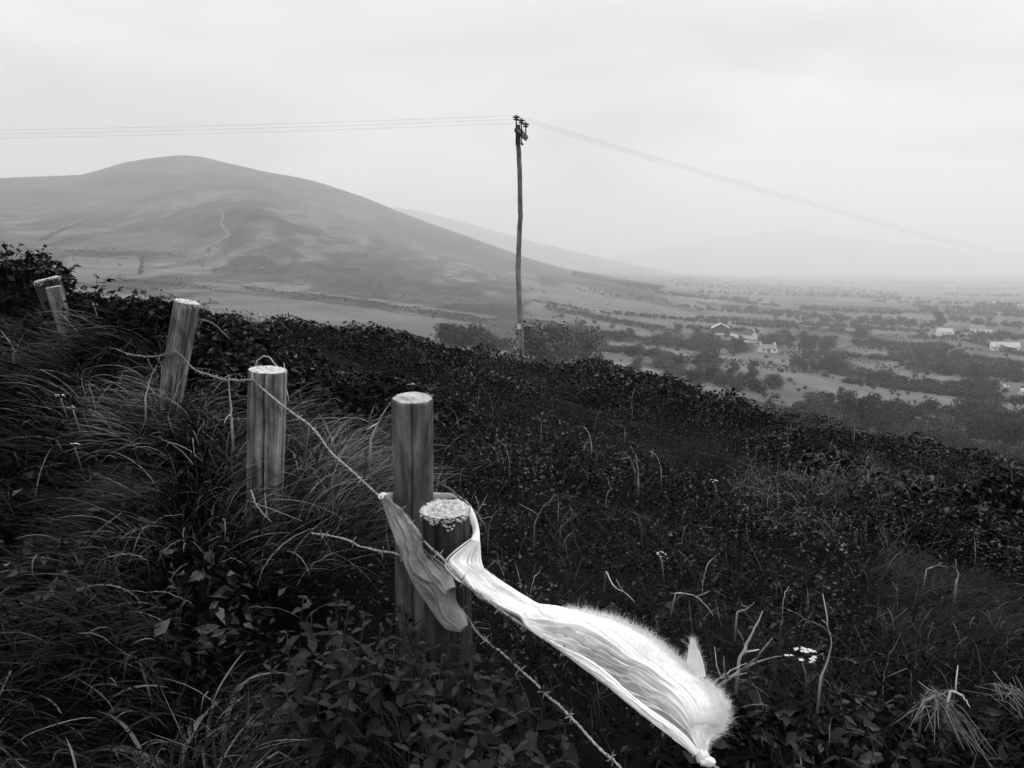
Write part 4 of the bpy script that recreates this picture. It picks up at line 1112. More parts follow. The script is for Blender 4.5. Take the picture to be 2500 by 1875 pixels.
bush('bramble_bush', 'dark leafy bramble bush crowding the tilted strainer post', [(20,700,5.75,0.22,0.22),(70,690,5.8,0.2,0.18),(110,700,5.85,0.18,0.14),(40,760,5.6,0.3,0.2),(-60,680,5.7,0.3,0.25)], 7000, (0.025, 0.05), (0.008, 0.03), 601)
bush('bramble_bush', 'low dark bramble bush filling the gap between tilted and leaning posts', [(190,750,5.3,0.22,0.10),(250,760,5.2,0.22,0.11),(310,770,5.1,0.22,0.12),(370,770,5.2,0.2,0.12),(330,800,4.9,0.22,0.12)], 7000, (0.022, 0.045), (0.008, 0.03), 602)
bush('gorse_bush', 'rounded dark gorse bush on the brow beyond the wooden pole', [(1455,892,30,0.55,0.28),(1430,893,30,0.45,0.3),(1480,897,30,0.4,0.2)], 3600, (0.05, 0.09), (0.006, 0.02), 603)

# ---- dry stems
def stem(pts, r, label, group, mat='dry', seed=0, twigs=0, kink=0.002):
    rg = random.Random(seed); c = resample([p[:] for p in PP(pts)], 14)
    for k in range(1, 13): c[k] += np.array([rg.gauss(0, kink), rg.gauss(0, kink), rg.gauss(0, kink)]) * 0.5
    c = np.concatenate([[c[0] + (c[0] - c[2]) * 0.6 - np.array([0, 0, 0.09])], c[:-1]])
    base = Vector(c[0]); mb = MB()
    sp = [Vector(q) - base for q in c]
    mb.tube(sp, [r * (1 - 0.75 * k / 13) * rg.uniform(0.85, 1.15) for k in range(14)], 5)
    for q in range(twigs):
        i = rg.randint(3, 11); d = Vector((rg.uniform(-1, 1), rg.uniform(-0.6, 0.6), rg.uniform(-0.2, 1))).normalized()
        mb.tube([sp[i], sp[i] + d * 0.03, sp[i] + d * rg.uniform(0.05, 0.09) + Vector((rg.uniform(-.02, .02), 0, 0))], [r * 0.6, r * 0.5, r * 0.3], 4)
    o = mb.build('dry_stem', M[mat], None, True); o.location = base
    tag(o, label, 'stem', group)
SPEC = [
 ('broken pale stick standing in the grass left of the split post', [(566,1030,3.05),(561,960,3.05),(556,905,3.05)], 0.0048, 'dry', 1),
 ('bent pale stalk leaning in grass below the leaning cracked post', [(355,970,3.6),(368,920,3.6),(388,885,3.6)], 0.0038, 'dry', 0),
 ('pale arched twig bent over behind the split post', [(628,880,3.3),(655,870,3.3),(688,915,3.2),(700,950,3.15),(707,985,3.1),(703,1000,3.1)], 0.0042, 'dry', 1),
 ('long bleached branch lying level between split post and tall post', [(752,1060,3.1),(765,1025,3.1),(830,1022,3.05),(880,1022,3.0),(930,1050,2.95),(965,1075,2.9)], 0.0042, 'dry', 2),
 ('bleached stick leaning against the tall post at a slant', [(905,1075,2.75),(930,1020,2.72),(945,995,2.7),(958,978,2.68)], 0.0045, 'dry', 1),
 ('thin pale stick crossing below the slanted stick at the tall post', [(895,1098,2.8),(915,1070,2.78),(935,1030,2.75),(960,995,2.7)], 0.003, 'greystem', 0),
 ('thin pale stem bent beside the leaning post on the skyline', [(487,778,4.6),(520,790,4.6),(548,815,4.5),(568,832,4.4)], 0.0042, 'dry', 0),
 ('forked dry stem lying on the flattened grass in the bank', [(612,1196,2.75),(625,1230,2.72),(650,1262,2.68),(668,1278,2.65)], 0.004, 'dry', 1),
 ('long straight straw lying across the flattened grass', [(604,1222,2.78),(680,1250,2.7),(748,1276,2.6)], 0.0024, 'dry', 0),
 ('stout bleached stick rising beside the end of the streaming cloth', [(1805,1610,2.3),(1830,1560,2.3),(1868,1482,2.3)], 0.0065, 'dry', 0),
 ('thin pale stalk curving over near the stout bleached stick', [(1800,1495,2.5),(1825,1485,2.5),(1845,1468,2.5)], 0.004, 'dry', 0),
 ('tall curved pale stem standing alone right of the cloth end', [(2005,1652,2.25),(2022,1610,2.25),(2030,1570,2.25),(2018,1525,2.25),(1998,1505,2.25)], 0.0042, 'dry', 0),
 ('thick hogweed stalk leaning from the cloth end towards white petals', [(1745,1685,1.98),(1790,1650,2.0),(1840,1620,2.05),(1890,1605,2.1),(1925,1600,2.12)], 0.006, 'dry', 2),
 ('second pale stalk under the leaning hogweed stalk', [(1740,1672,2.0),(1780,1640,2.02),(1830,1615,2.06)], 0.0035, 'dry', 1),
 ('slender curved pale stem upright on the far slope', [(2104,1232,6.0),(2118,1195,6.0),(2120,1165,6.0),(2116,1140,6.0)], 0.009, 'dry', 0),
 ('short curved pale stem on the middle slope', [(1558,1175,5.2),(1556,1140,5.2),(1545,1118,5.2)], 0.008, 'dry', 0),
 ('hooked bleached stem on the right slope above fine grass', [(2335,1420,3.6),(2340,1400,3.6),(2325,1380,3.6)], 0.006, 'dry', 0),
 ('arched pale stem next to the hooked bleached stem', [(2262,1390,3.7),(2290,1381,3.7),(2318,1385,3.65)], 0.0045, 'dry', 0),
 ('long bare twig arching over dark leaves above the cloth', [(1480,1395,2.9),(1500,1432,2.85),(1530,1450,2.8),(1556,1478,2.75)], 0.0035, 'dry', 0),
 ('bare bent twig on dark leaves right of the cloth', [(1650,1447,2.8),(1690,1452,2.8),(1725,1480,2.75),(1748,1512,2.7)], 0.0032, 'dry', 1),
 ('dark arched bramble runner over the fine grass patch', [(2245,1455,3.1),(2290,1435,3.1),(2350,1430,3.1),(2410,1445,3.1)], 0.004, 'darkstem', 0),
 ('angled pale twig in the lower right brambles above straw', [(2255,1715,2.1),(2320,1685,2.1),(2320,1668,2.1)], 0.0035, 'greystem', 0),
 ('curved bleached twig over the straw bundle', [(2320,1686,2.1),(2350,1700,2.1),(2370,1730,2.05)], 0.0045, 'dry', 0),
 ('thin upright pale stem beside the far side of the loop', [(1163,1260,2.9),(1180,1225,2.9),(1191,1205,2.9)], 0.003, 'dry', 1),
 ('forked pale stem rising right of the wrapped post', [(1305,1280,3.1),(1318,1250,3.1),(1335,1225,3.1)], 0.003, 'dry', 1),
]
for i, (lb, q, r, mt, tw) in enumerate(SPEC): stem(q, r * 0.9, lb, None, mt, 700 + i, tw + (1 if i > 8 else 0))
# many look-alike dry stems on the slope
rg = np.random.default_rng(77)
k = 0
while k < 70:
    px, py = rg.uniform(1080, 2490), rg.uniform(960, 1800)
    Y = None
    for y_ in np.linspace(2.0, 24, 90):
        p = P(px, py, y_)
        if canopy([p.x], [p.y])[0] > p.z: Y = y_; break
    if Y is None or Y > 15: continue
    h = rg.uniform(25, 75) * (2.2 / (Y ** 0.5 + 0.7)); lean = rg.uniform(-0.9, 0.9) * h
    stem([(px, py + 8, Y), (px + lean * 0.3, py - h * 0.55, Y), (px + lean, py - h, Y + rg.uniform(-0.1, 0.1))], rg.uniform(0.0011, 0.0019) * (0.6 + 0.4 * Y / 2.2) ,
         'thin pale dry stem sticking up out of the dark slope', 'dry stems on the slope', 'dry' if rg.random() < 0.5 else 'greystem', 800 + k, int(rg.integers(0, 2)))
    k += 1
k = 0
while k < 26:
    px, py = rg.uniform(20, 900), rg.uniform(900, 1500)
    Y = None
    for y_ in np.linspace(1.8, 8, 60):
        p = P(px, py, y_)
        if canopy([p.x], [p.y])[0] > p.z: Y = y_; break
    if Y is None: continue
    ln = rg.uniform(60, 170) * 2.4 / Y; an = rg.uniform(-0.6, 0.5)
    stem([(px, py, Y), (px + ln * 0.5 * math.cos(an), py - ln * 0.5 * math.sin(an) - 14, Y - 0.05), (px + ln * math.cos(an), py - ln * math.sin(an), Y - 0.1)], rg.uniform(0.0014, 0.0024),
         'dry straw stalk lying in the wind-combed grass', 'straw stalks in the long grass', 'dry' if rg.random() < 0.6 else 'greystem', 900 + k, 0, 0.004)
    k += 1
# dead bleached shrubs
def dead_shrub(label, roots, seed, r=0.006, n=26, h=0.5):
    rg = random.Random(seed); c = P(*roots); base = Vector((c.x, c.y, canopy([c.x], [c.y])[0] - 0.15)); root = empty('dead_shrub', base)
    for q in range(n):
        s = Vector((rg.gauss(0, h * 0.55), rg.gauss(0, h * 0.3), rg.uniform(-0.02, 0.06)))
        pts = [s]; d = Vector((rg.uniform(-0.7, 0.7), rg.uniform(-0.4, 0.2), 1)).normalized()
        for z in range(6):
            d = (d + Vector((rg.gauss(0, 0.6), rg.gauss(0, 0.4), rg.gauss(0.0, 0.4)))).normalized(); pts.append(pts[-1] + d * h * rg.uniform(0.09, 0.16))
        mb = MB().tube(pts, [r * (1 - 0.11 * k) for k in range(7)], 5)
        if rg.random() < 0.7:
            d2 = (d + Vector((rg.choice((-1, 1)) * 0.9, 0, 0.2))).normalized(); mb.tube([pts[3], pts[3] + d2 * h * 0.14, pts[3] + d2 * h * 0.24 + Vector((0, 0, 0.03))], [r * 0.6, r * 0.5, r * 0.3], 4)
        mb.build('twig', M['greystem'], root, True)
    tag(root, label, 'shrub')
dead_shrub('bleached dead shrub of tangled bare twigs on the far slope', (1935,1190,6.0), 1, 0.0024, 80, 0.42)
dead_shrub('sparse bleached dead shrub beside the larger tangle of twigs', (2090,1205,6.0), 2, 0.0022, 44, 0.4)
dead_shrub('small dead twiggy shrub in the middle of the slope', (2180,1290,5.0), 3, 0.0019, 26, 0.28)
dead_shrub('low pale dead twigs at the crest of the slope', (1990,1072,11.5), 4, 0.004, 40, 0.6)
# straw bundles
def straw(label, a, b, n, seed, spread=0.03, r=0.0016):
    rg = random.Random(seed); A, B = P(*a), P(*b); root = empty('straw_bundle', A)
    for q in range(n):
        s = Vector((rg.gauss(0, spread), rg.gauss(0, spread), rg.gauss(0, spread * 0.4))); e = (B - A) * rg.uniform(0.6, 1.15) + Vector((rg.gauss(0, spread * 1.6), rg.gauss(0, spread * 1.6), rg.gauss(0, spread * 0.5)))
        m_ = s.lerp(e, 0.5) + Vector((0, 0, rg.uniform(0, 0.03)))
        MB().tube([s, m_, e], [r, r, r * 0.6], 4).build('stalk', M['straw'], root, True)
    tag(root, label, 'straw')
straw('bundle of flattened straw lying down the slope among nettles', (2265,1690,2.2), (2395,1845,1.9), 22, 1, 0.018, 0.0012)
straw('pale tuft of flattened straw in the brambles beside the straw bundle', (2440,1680,2.3), (2520,1740,2.1), 30, 2, 0.03, 0.0012)
straw('small fan of dry straw near the fine grass', (2290,1700,2.15), (2262,1790,2.0), 10, 3, 0.02)
# broad-bladed grass tussock
def tussock(label, c, n, seed, L=(0.22, 0.4), wd=(0.007, 0.013), fan=None):
    rg = np.random.default_rng(seed); p = P(*c); g = gz(p.x, p.y); root = empty('grass_tussock', (p.x, p.y, g))
    for k in range(n):
        X = np.array([rg.normal(0, 0.06)]); Y = np.array([rg.normal(0, 0.05)])
        ph = np.array([rg.uniform(0, 2 * PI) if fan is None else rg.normal(fan, 0.8)])
        V, F, T = blades(rg, X, Y, np.array([max(p.z - g - 0.15, 0.02) * rg.uniform(0.3, 1)]), ph, np.array([rg.uniform(*L)]), np.array([rg.uniform(*wd)]), np.array([rg.uniform(0.7, 1.4)]), np.array([rg.uniform(-1.1, -0.2)]), np.array([0.1]), 8, 0.3)
        link('blade', np_mesh('blade', V, F), M['blade'], root)
    tag(root, label, 'grass tussock')
tussock('tussock of broad pale grass blades arching beside the nettle clump', (490,1720,1.95), 34, 1)
tussock('loose tussock of broad blades at the foot of the nettle clump', (600,1830,1.75), 20, 2, fan=-1.2)
tussock('tussock of broad blades on the grassy bank edge', (140,1260,2.75), 22, 3, (0.2, 0.34), (0.005, 0.009))
tussock('small tussock of broad blades in the dark turf', (300,1330,2.55), 16, 4, (0.2, 0.3), (0.005, 0.009))
tussock('low tussock of thin pale blades below the white cloth end', (1960,1810,1.9), 24, 5, (0.14, 0.26), (0.003, 0.006))
# white flower heads and wool
def umbel(label, c, r, n, seed):
    rg = random.Random(seed); p = P(*c); g = max(gz(p.x, p.y), p.z - 0.13); root = empty('flower_head', (p.x, p.y, g)); h = p.z - g
    MB().tube([Vector((0.02, 0.02, 0)), Vector((0.01, 0, h * 0.6)), Vector((0, 0, h - r * 0.5))], 0.0025, 5).build('stem', M['greystem'], root, True)
    for k in range(n):
        a, d = rg.uniform(0, 2 * PI), r * math.sqrt(rg.random()); q = Vector((d * math.cos(a), d * math.sin(a), h + 0.3 * (r - d) + rg.uniform(-0.004, 0.004)))
        m = MB(); s = r * rg.uniform(0.12, 0.22)
        pts = [q + Vector((s * math.cos(t) * (1 if t2 % 2 else 0.55), s * math.sin(t) * (1 if t2 % 2 else 0.55), rg.uniform(-0.3, 0.3) * s)) for t2, t in enumerate(np.linspace(0, 2 * PI, 8, endpoint=False))]
        m.poly([q + Vector((0, 0, s * 0.4))] + pts, [(0, i + 1, (i + 1) % 8 + 1) for i in range(8)])
        m.build('floret', M['white_flower'], root)
    tag(root, label, 'flower')
umbel('white torn flower head right of the streaming cloth', (1960,1600,2.12), 0.042, 22, 1)
umbel('white flower head in the grass below the tilted posts', (148,966,3.7), 0.022, 14, 2)
umbel('small pale seed head in grass under the white flower head', (178,995,3.5), 0.018, 9, 3)
umbel('pale flower head hidden in the long grass by the wire', (182,1085,3.2), 0.022, 8, 4)
umbel('pale dead flower head standing above the cloth on the slope', (1612,1352,3.1), 0.022, 12, 5)
umbel('small white flower head low beside the tilted thin post', (230,744,4.9), 0.02, 9, 6)
umbel('tiny pale flower head on the slope above the fine grass', (1745,1175,4.6), 0.03, 10, 7)

# ------------------------------------------------------------------ valley: trees, hedges, farms
def crown_arrays(seed, n, lobes=9, leafs=0.16, dens=1.0, squat=1.0):
    """unit crown (height ~1, trunk base at z=0): leaf clumps spread through several lobes"""
    rg = np.random.default_rng(seed); P_ = []; N_ = []; T_ = []
    lc = []
    for k in range(lobes):
        a = rg.uniform(0, 2 * PI); d = rg.uniform(0.0, 0.34) * squat; h = rg.uniform(0.16, 0.74)
        lc.append((d * math.cos(a), d * math.sin(a), h, rg.uniform(0.19, 0.3) * (1.15 - 0.3 * h)))
    for (x, y, z, r) in lc:
        m = int(n / lobes); d = rg.normal(0, 1, (m, 3)); d /= np.linalg.norm(d, axis=1)[:, None]
        rad = rg.random(m) ** 0.3 * r * (0.8 + 0.5 * vnoise(d[:, 0] * 3 + seed, d[:, 2] * 3 + d[:, 1], seed))
        p = np.array([x, y, z]) + d * rad[:, None] * np.array([1.1 * squat, 1.1 * squat, 0.9])
        P_.append(p); N_.append(d + rg.normal(0, 0.22, (m, 3)) + [0, 0, 0.15]); T_.append(np.full(m, rg.uniform(0.75, 1.25)))
    p = np.concatenate(P_); nn = np.concatenate(N_); t = np.concatenate(T_) * rg.uniform(0.7, 1.3, len(p))
    p[:, 2] = np.abs(p[:, 2])
    return p, nn, t
def make_crown(name, seed, n, size, tone, lobes=9, squat=1.0):
    rg = np.random.default_rng(seed + 50); p, nn, t = crown_arrays(seed, n, lobes, squat=squat)
    V, F, T = leaf_cloud(p, rg.uniform(0.6, 1.3, len(p)) * size, nn, rg.uniform(0, 2 * PI, len(p)), t * tone, 0.8, 0.1)
    me = np_mesh(name, V, F, {'tone': T}, False); me.materials.append(M['crown']); return me
CROWNS = [make_crown('crown', 1000 + i, 900, 0.085, [0.026, 0.034, 0.045, 0.022, 0.055, 0.03][i], [13, 14, 12, 11, 14, 15][i], [1.0, 1.2, 0.9, 1.35, 1.1, 1.5][i]) for i in range(6)]
def trunk_mesh(seed):
    rg = random.Random(seed); mb = MB()
    mb.tube([Vector((0, 0, -0.04)), Vector((0.01, 0, 0.2)), Vector((rg.uniform(-.03, .03), 0.01, 0.45))], [0.035, 0.026, 0.016], 6)
    for k in range(4):
        a = rg.uniform(0, 2 * PI); mb.tube([Vector((0.01, 0, 0.2 + 0.05 * k)), Vector((0.12 * math.cos(a), 0.12 * math.sin(a), 0.42 + 0.05 * k)), Vector((0.2 * math.cos(a), 0.2 * math.sin(a), 0.55 + 0.05 * k))], [0.016, 0.011, 0.006], 5)
    me = list_mesh('trunk', mb.V, mb.F, True); me.materials.append(M['bark']); return me
TRUNKS = [trunk_mesh(i) for i in range(3)]
# every tree: (photo x, photo y of its foot, height m, crown type or None, area)
TREES = []
rt = random.Random(99)
def line_of(pts, step, h, area, jx=3, jy=2.0, types=(0, 1, 2, 3, 5), skip=0.12):
    for (x0, y0), (x1, y1) in zip(pts[:-1], pts[1:]):
        n = max(1, int(math.hypot(x1 - x0, (y1 - y0)) / step))
        for k in range(n):
            if rt.random() < skip: continue
            f = (k + rt.random()) / n
            TREES.append((x0 + (x1 - x0) * f + rt.gauss(0, jx), y0 + (y1 - y0) * f + rt.gauss(0, jy), h * rt.uniform(0.65, 1.3), rt.choice(types), area))
def patch_of(poly, n, h, area, types=(0, 1, 2, 3, 4, 5)):
    xs = [p[0] for p in poly]; ys = [p[1] for p in poly]; k = 0
    while k < n:
        x, y = rt.uniform(min(xs), max(xs)), rt.uniform(min(ys), max(ys))
        if in_poly(np.array([x]), np.array([y]), poly)[0]:
            TREES.append((x, y, h * rt.uniform(0.65, 1.3), rt.choice(types), area)); k += 1
A_W = ('round-crowned tree in the dense dark wood below the heath slope', 'trees of the wood below the heath')
A_F = ('leafy tree of the copse round the white farmhouses', 'trees of the farm copse')
A_H = ('hedgerow tree on the field banks of the valley floor', 'hedgerow trees between the fields')
A_M = ('scattered tree on the rough hillside behind the wooden pole', 'scattered trees on the rough hillside')
A_C = ('large pale-topped tree in the hollow behind the wooden pole', 'large trees in the hollow behind the pole')
patch_of([(1950,1000),(2140,995),(2230,1015),(2400,1025),(2520,1040),(2600,1180),(2420,1150),(2200,1100),(2030,1060),(1900,1020)], 100, 4.0, A_W)
patch_of([(2050,990),(2250,1010),(2500,1035),(2500,1060),(2200,1045),(2040,1010)], 16, 4.6, A_W, (3, 3, 0, 5))
patch_of([(1600,880),(1720,870),(1850,900),(1900,950),(1840,975),(1700,945),(1600,910)], 40, 4.2, A_F)
patch_of([(1855,838),(1960,826),(2046,838),(2060,856),(1960,862),(1880,858)], 32, 7.0, A_F)
patch_of([(1640,838),(1730,830),(1800,850),(1820,872),(1720,872),(1650,856)], 24, 6.0, A_F)
patch_of([(1900,880),(1990,872),(2060,900),(2050,915),(1960,915)], 12, 7.0, A_F, (4, 4, 2, 1))
patch_of([(1300,866),(1330,848),(1400,850),(1440,868),(1430,892),(1310,886)], 18, 7.5, A_C, (4, 4, 1, 2))
patch_of([(1060,836),(1130,832),(1240,844),(1260,862),(1150,862),(1070,848)], 16, 5.0, A_C)
line_of([(1421,822),(1485,830),(1538,834),(1595,846),(1643,848),(1690,852),(1738,857),(1817,860)], 10, 5.5, A_F)
line_of([(1336,752),(1377,760),(1437,772),(1475,784),(1510,790),(1564,799),(1611,806),(1659,812)], 8, 5.0, A_M, 2, 2)
line_of([(1402,704),(1485,719),(1548,729),(1627,741),(1690,754),(1770,760),(1896,768)], 10, 5.5, A_H, 3, 2)
line_of([(1760,757),(1893,772),(1966,779),(2027,788),(2088,790),(2150,794),(2230,797),(2290,803)], 6, 9.0, A_H, 3, 4)
line_of([(1840,790),(1917,802),(1986,807),(2068,814)], 10, 6.0, A_H)
line_of([(2080,845),(2186,857),(2235,856),(2308,866)], 9, 6.5, A_H, 3, 3)
line_of([(2170,870),(2235,882),(2283,882),(2349,886),(2393,898),(2422,914)], 10, 5.5, A_H, 3, 3)
line_of([(2007,898),(2048,914),(2088,918),(2129,931),(2170,935),(2210,939),(2259,951),(2308,959),(2373,963),(2434,971)], 9, 4.6, A_H, 3, 2.5)
line_of([(2243,906),(2292,910),(2353,918),(2393,922)], 9, 5.5, A_H, 3, 3)
line_of([(2345,825),(2400,830),(2470,832)], 7, 8.0, A_H, 3, 3)
line_of([(2220,826),(2300,829),(2340,830)], 9, 6.0, A_H)
line_of([(2300,784),(2360,790),(2500,800)], 9, 8.0, A_H, 3, 3)
line_of([(2400,900),(2440,920),(2500,935)], 10, 5.5, A_H)
for q in [(2104,826,13,1),(2096,824,10,2),(1298,710,5,0),(1327,715,5,5),(1371,776,5,0),(1406,795,5,2),(1421,795,6,0),(1452,792,5,5),(1495,802,4.5,5),(1532,808,3,0),(1360,846,5,2),(1540,870,5,1),(1595,876,6,0),(1560,872,5,1),(2180,768,7,1),(2190,765,6,0),(1700,815,7,0),(1730,790,4,5),(1555,905,4,2),(1845,818,6,0),
          (345,640,4,5),(348,655,4,5),(345,668,4,5),(240,620,4,0),(180,622,4,5),(212,610,4,5),(278,610,4,1),(510,616,6,0),(525,666,5,5),(575,668,5,5),(640,662,5,0),(752,680,4,5),(930,702,4,5)]:
    TREES.append((q[0], q[1], q[2], q[3], A_M))
placed = []
for (x, y, h, ty, ar) in TREES:
    g = on_ground(x, y, 120.0, 5000.0)
    if g is None: continue
    placed.append((h / math.hypot(g.x, g.y), g, h, ty, ar))
placed.sort(key=lambda q: -q[0])
N_IND = 285
for (ap, g, h, ty, ar) in placed[:N_IND]:
    r_ = empty('tree', g, rt.uniform(0, 2 * PI))
    for me, nm in ((CROWNS[ty], 'crown'), (TRUNKS[ty % 3], 'trunk')):
        o = bpy.data.objects.new(nm, me); COL.objects.link(o); o.parent = r_
    h *= 1.2 * rt.uniform(0.75, 1.35); wd = rt.uniform(0.85, 1.2); r_.scale = (h * wd, h * wd, h)
    tag(r_, ar[0], 'tree', ar[1])
# far trees, too many and too small to pick apart
rg = np.random.default_rng(1234); fp = []; fs = []
for (ap, g, h, ty, ar) in placed[N_IND:]: fp.append(g[:]); fs.append(h)
def far_line(px0, py0, px1, py1, n, h):
    for k in range(n):
        f = rg.random(); g = on_ground(px0 + (px1 - px0) * f + rg.normal(0, 2), py0 + (py1 - py0) * f + rg.normal(0, 0.7), 300, 9000)
        if g is not None: fp.append(g[:]); fs.append(h * rg.uniform(0.6, 1.3))
for (a, b, c, d, n, h) in [(2130,738,2500,748,60,7),(2250,760,2500,775,50,7),(1700,716,2300,732,90,8),(2300,720,2500,726,40,8),(1600,700,2100,705,60,9),(2200,706,2500,706,50,9),(1900,690,2500,692,60,10),(1500,680,2000,688,50,9),(2380,752,2480,758,24,8),(1700,724,1900,742,26,7),(2400,690,2500,690,16,8),(1800,680,2300,680,40,10),(1500,768,1900,802,150,4),(1650,800,1850,812,70,3.5),(2100,802,2500,828,150,4),(2090,838,2330,852,110,3.5),(1980,864,2200,882,100,3.2),(2200,892,2500,927,130,3.2),(2060,934,2500,988,190,2.8),(1350,802,1620,838,130,3.2),(1700,778,2100,802,150,4.5),(2230,750,2500,764,90,6),(1950,756,2200,768,90,6),(1600,716,1900,750,110,6),(1300,735,1500,770,60,3),(2330,870,2500,895,90,3.2),(1460,856,1640,876,80,3)]:
    far_line(a, b, c, d, n, h)
for f in FOREST:
    xs = [p[0] for p in f]; ys = [p[1] for p in f]; k = 0
    while k < 330:
        x, y = rg.uniform(min(xs), max(xs)), rg.uniform(min(ys), max(ys))
        if in_poly(np.array([x]), np.array([y]), f)[0]:
            k += 1; g = on_ground(x, y, 300, 9000)
            if g is not None: fp.append(g[:]); fs.append(rg.uniform(7, 12))
# low bushes dotted over the hill
for k in range(900):
    x, y = rg.uniform(0, 1500), rg.uniform(600, 840)
    if fbm([x / 160], [y / 45], 3, 7)[0] < 0.52: continue
    g = on_ground(x, y, 150, 3000)
    if g is not None: fp.append(g[:]); fs.append(rg.uniform(0.8, 2.4))
for k in range(1100):
    x, y = rg.uniform(1050, 2520), rg.uniform(780, 1130)
    if k % 2 and y < 970 and fbm([x / 90], [y / 25], 3, 17)[0] < 0.55: continue
    if y < 820 + 0.09 * (x - 1300) and fbm([x / 90], [y / 25], 3, 17)[0] < 0.52: continue
    g = on_ground(x, y, 150, 3000)
    if g is not None: fp.append(g[:]); fs.append(rg.uniform(0.8, 3.0))
fp = np.array(fp); fs = np.array(fs); m = len(fp); q = 42
d = rg.normal(0, 1, (m, q, 3)); d /= np.linalg.norm(d, axis=2)[..., None]
lob = 0.7 + 0.6 * rg.random((m, q, 1))
pos = fp[:, None] + (d * lob * rg.random((m, q, 1)) ** 0.4 * np.array([0.55, 0.55, 0.42]) + np.array([0, 0, 0.45])) * fs[:, None, None]
tn = np.repeat(rg.uniform(0.016, 0.045, m), q)
V, F, T = leaf_cloud(pos.reshape(-1, 3), np.repeat(fs, q) * rg.uniform(0.2, 0.42, m * q), d.reshape(-1, 3) + [0, 0, 0.3], rg.uniform(0, 2 * PI, m * q), tn, 0.8, 0.1)
o = link('distant_woodland', np_mesh('distant_woodland', V, F, {'tone': T}, False), M['hedge'], None, 'stuff')
tag(o, 'distant woods, hedges and gorse fading into the haze', 'woodland', None, 'stuff')

# hedgerows
def hedgerow(label, pts, h, wdt, seed, dens=2.2):
    rg = np.random.default_rng(seed); g = [on_ground(x, y, 130, 5000) for x, y in pts]; g = [q for q in g if q is not None]
    c = resample([q[:] for q in g], 200); s = np.concatenate([[0], np.cumsum(np.linalg.norm(np.diff(c, axis=0), axis=1))])
    n = int(min(s[-1] * dens * 3, 9000)); k = rg.uniform(0, s[-1], n)
    p = np.stack([np.interp(k, s, c[:, i]) for i in range(3)], 1)
    h = h * 1.4; hh = h * (0.45 + 1.1 * fbm(k / (h * 2.2), k * 0, 3, seed))
    p[:, 0] += rg.normal(0, wdt * 0.4, n); p[:, 1] += rg.normal(0, wdt * 0.4, n); p[:, 2] = ground_z(p[:, 0], p[:, 1]) + rg.random(n) ** 0.7 * hh
    root = empty('hedgerow', tuple(c[0]))
    V, F, T = leaf_cloud(p - c[0], rg.uniform(0.5, 1.1, n) * h * 0.42, rand_normals(n, rg, 1.1), rg.uniform(0, 2 * PI, n), rg.uniform(0.018, 0.045, n), 0.8, 0.1)
    link('foliage', np_mesh('foliage', V, F, {'tone': T}, False), M['hedge'], root)
    tag(root, label, 'hedge', 'hedgerows dividing the fields')
HED = [
 ('low hedge along the top of the walled field under the hill', [(157,617),(212,620),(282,622),(347,622),(472,633)], 2.6, 2.5),
 ('short hedge running downhill from the walled field corner', [(349,628),(346,650),(340,672)], 1.5, 2.0),
 ('long dark hedge bank slanting across the moorland fields', [(591,704),(705,721),(841,737),(1004,760),(1183,788)], 2.6, 4.5),
 ('faint field bank climbing the left of the hill', [(100,590),(150,565),(216,536)], 2.2, 3.0),
 ('rough gorse bank below the walled field', [(260,690),(330,692),(407,700),(520,708)], 2.4, 8.0),
 ('hedge on the near field bank above the wood', [(2007,900),(2088,921),(2210,942),(2308,962),(2434,974)], 2.8, 3.0),
 ('thin hedge under the large round field tree', [(1840,792),(1986,810),(2068,816),(2104,828)], 2.6, 2.5),
 ('hedge edging the cattle field', [(2170,874),(2283,886),(2393,900),(2500,912)], 2.6, 2.5),
 ('hedge above the cattle field by the barns', [(2120,828),(2230,830),(2340,834),(2420,850),(2500,872)], 2.4, 2.5),
 ('hedge along the far pale meadow', [(1938,747),(2100,755),(2250,766),(2430,776)], 3.2, 3.0),
 ('hedge through the middle pasture near the copse', [(2080,850),(2186,861),(2308,870)], 2.8, 2.5),
 ('hedge line on the rough slope right of the pole', [(1330,758),(1437,776),(1564,803),(1659,815)], 2.6, 3.0),
 ('hedge between the two narrow fields under the cattle field', [(2150,905),(2243,908),(2300,914),(2393,926)], 2.8, 2.5),
 ('hedge along the meadow beyond the mobile homes', [(1700,742),(1800,752),(1900,762),(1980,772)], 3.0, 2.5),
 ('hedge below the long cottage', [(1900,868),(2000,878),(2080,884),(2170,892)], 2.6, 2.5),
 ('hedge across the rough pasture behind the pole', [(1290,790),(1400,806),(1500,826),(1600,842)], 2.4, 2.5),
 ('dark bank in front of the farm copse', [(1640,885),(1800,892),(1900,905),(2000,912)], 2.2, 3.0),
]
for i, (lb, pt, h, wd) in enumerate(HED): hedgerow(lb, pt, h, wd, 1500 + i)

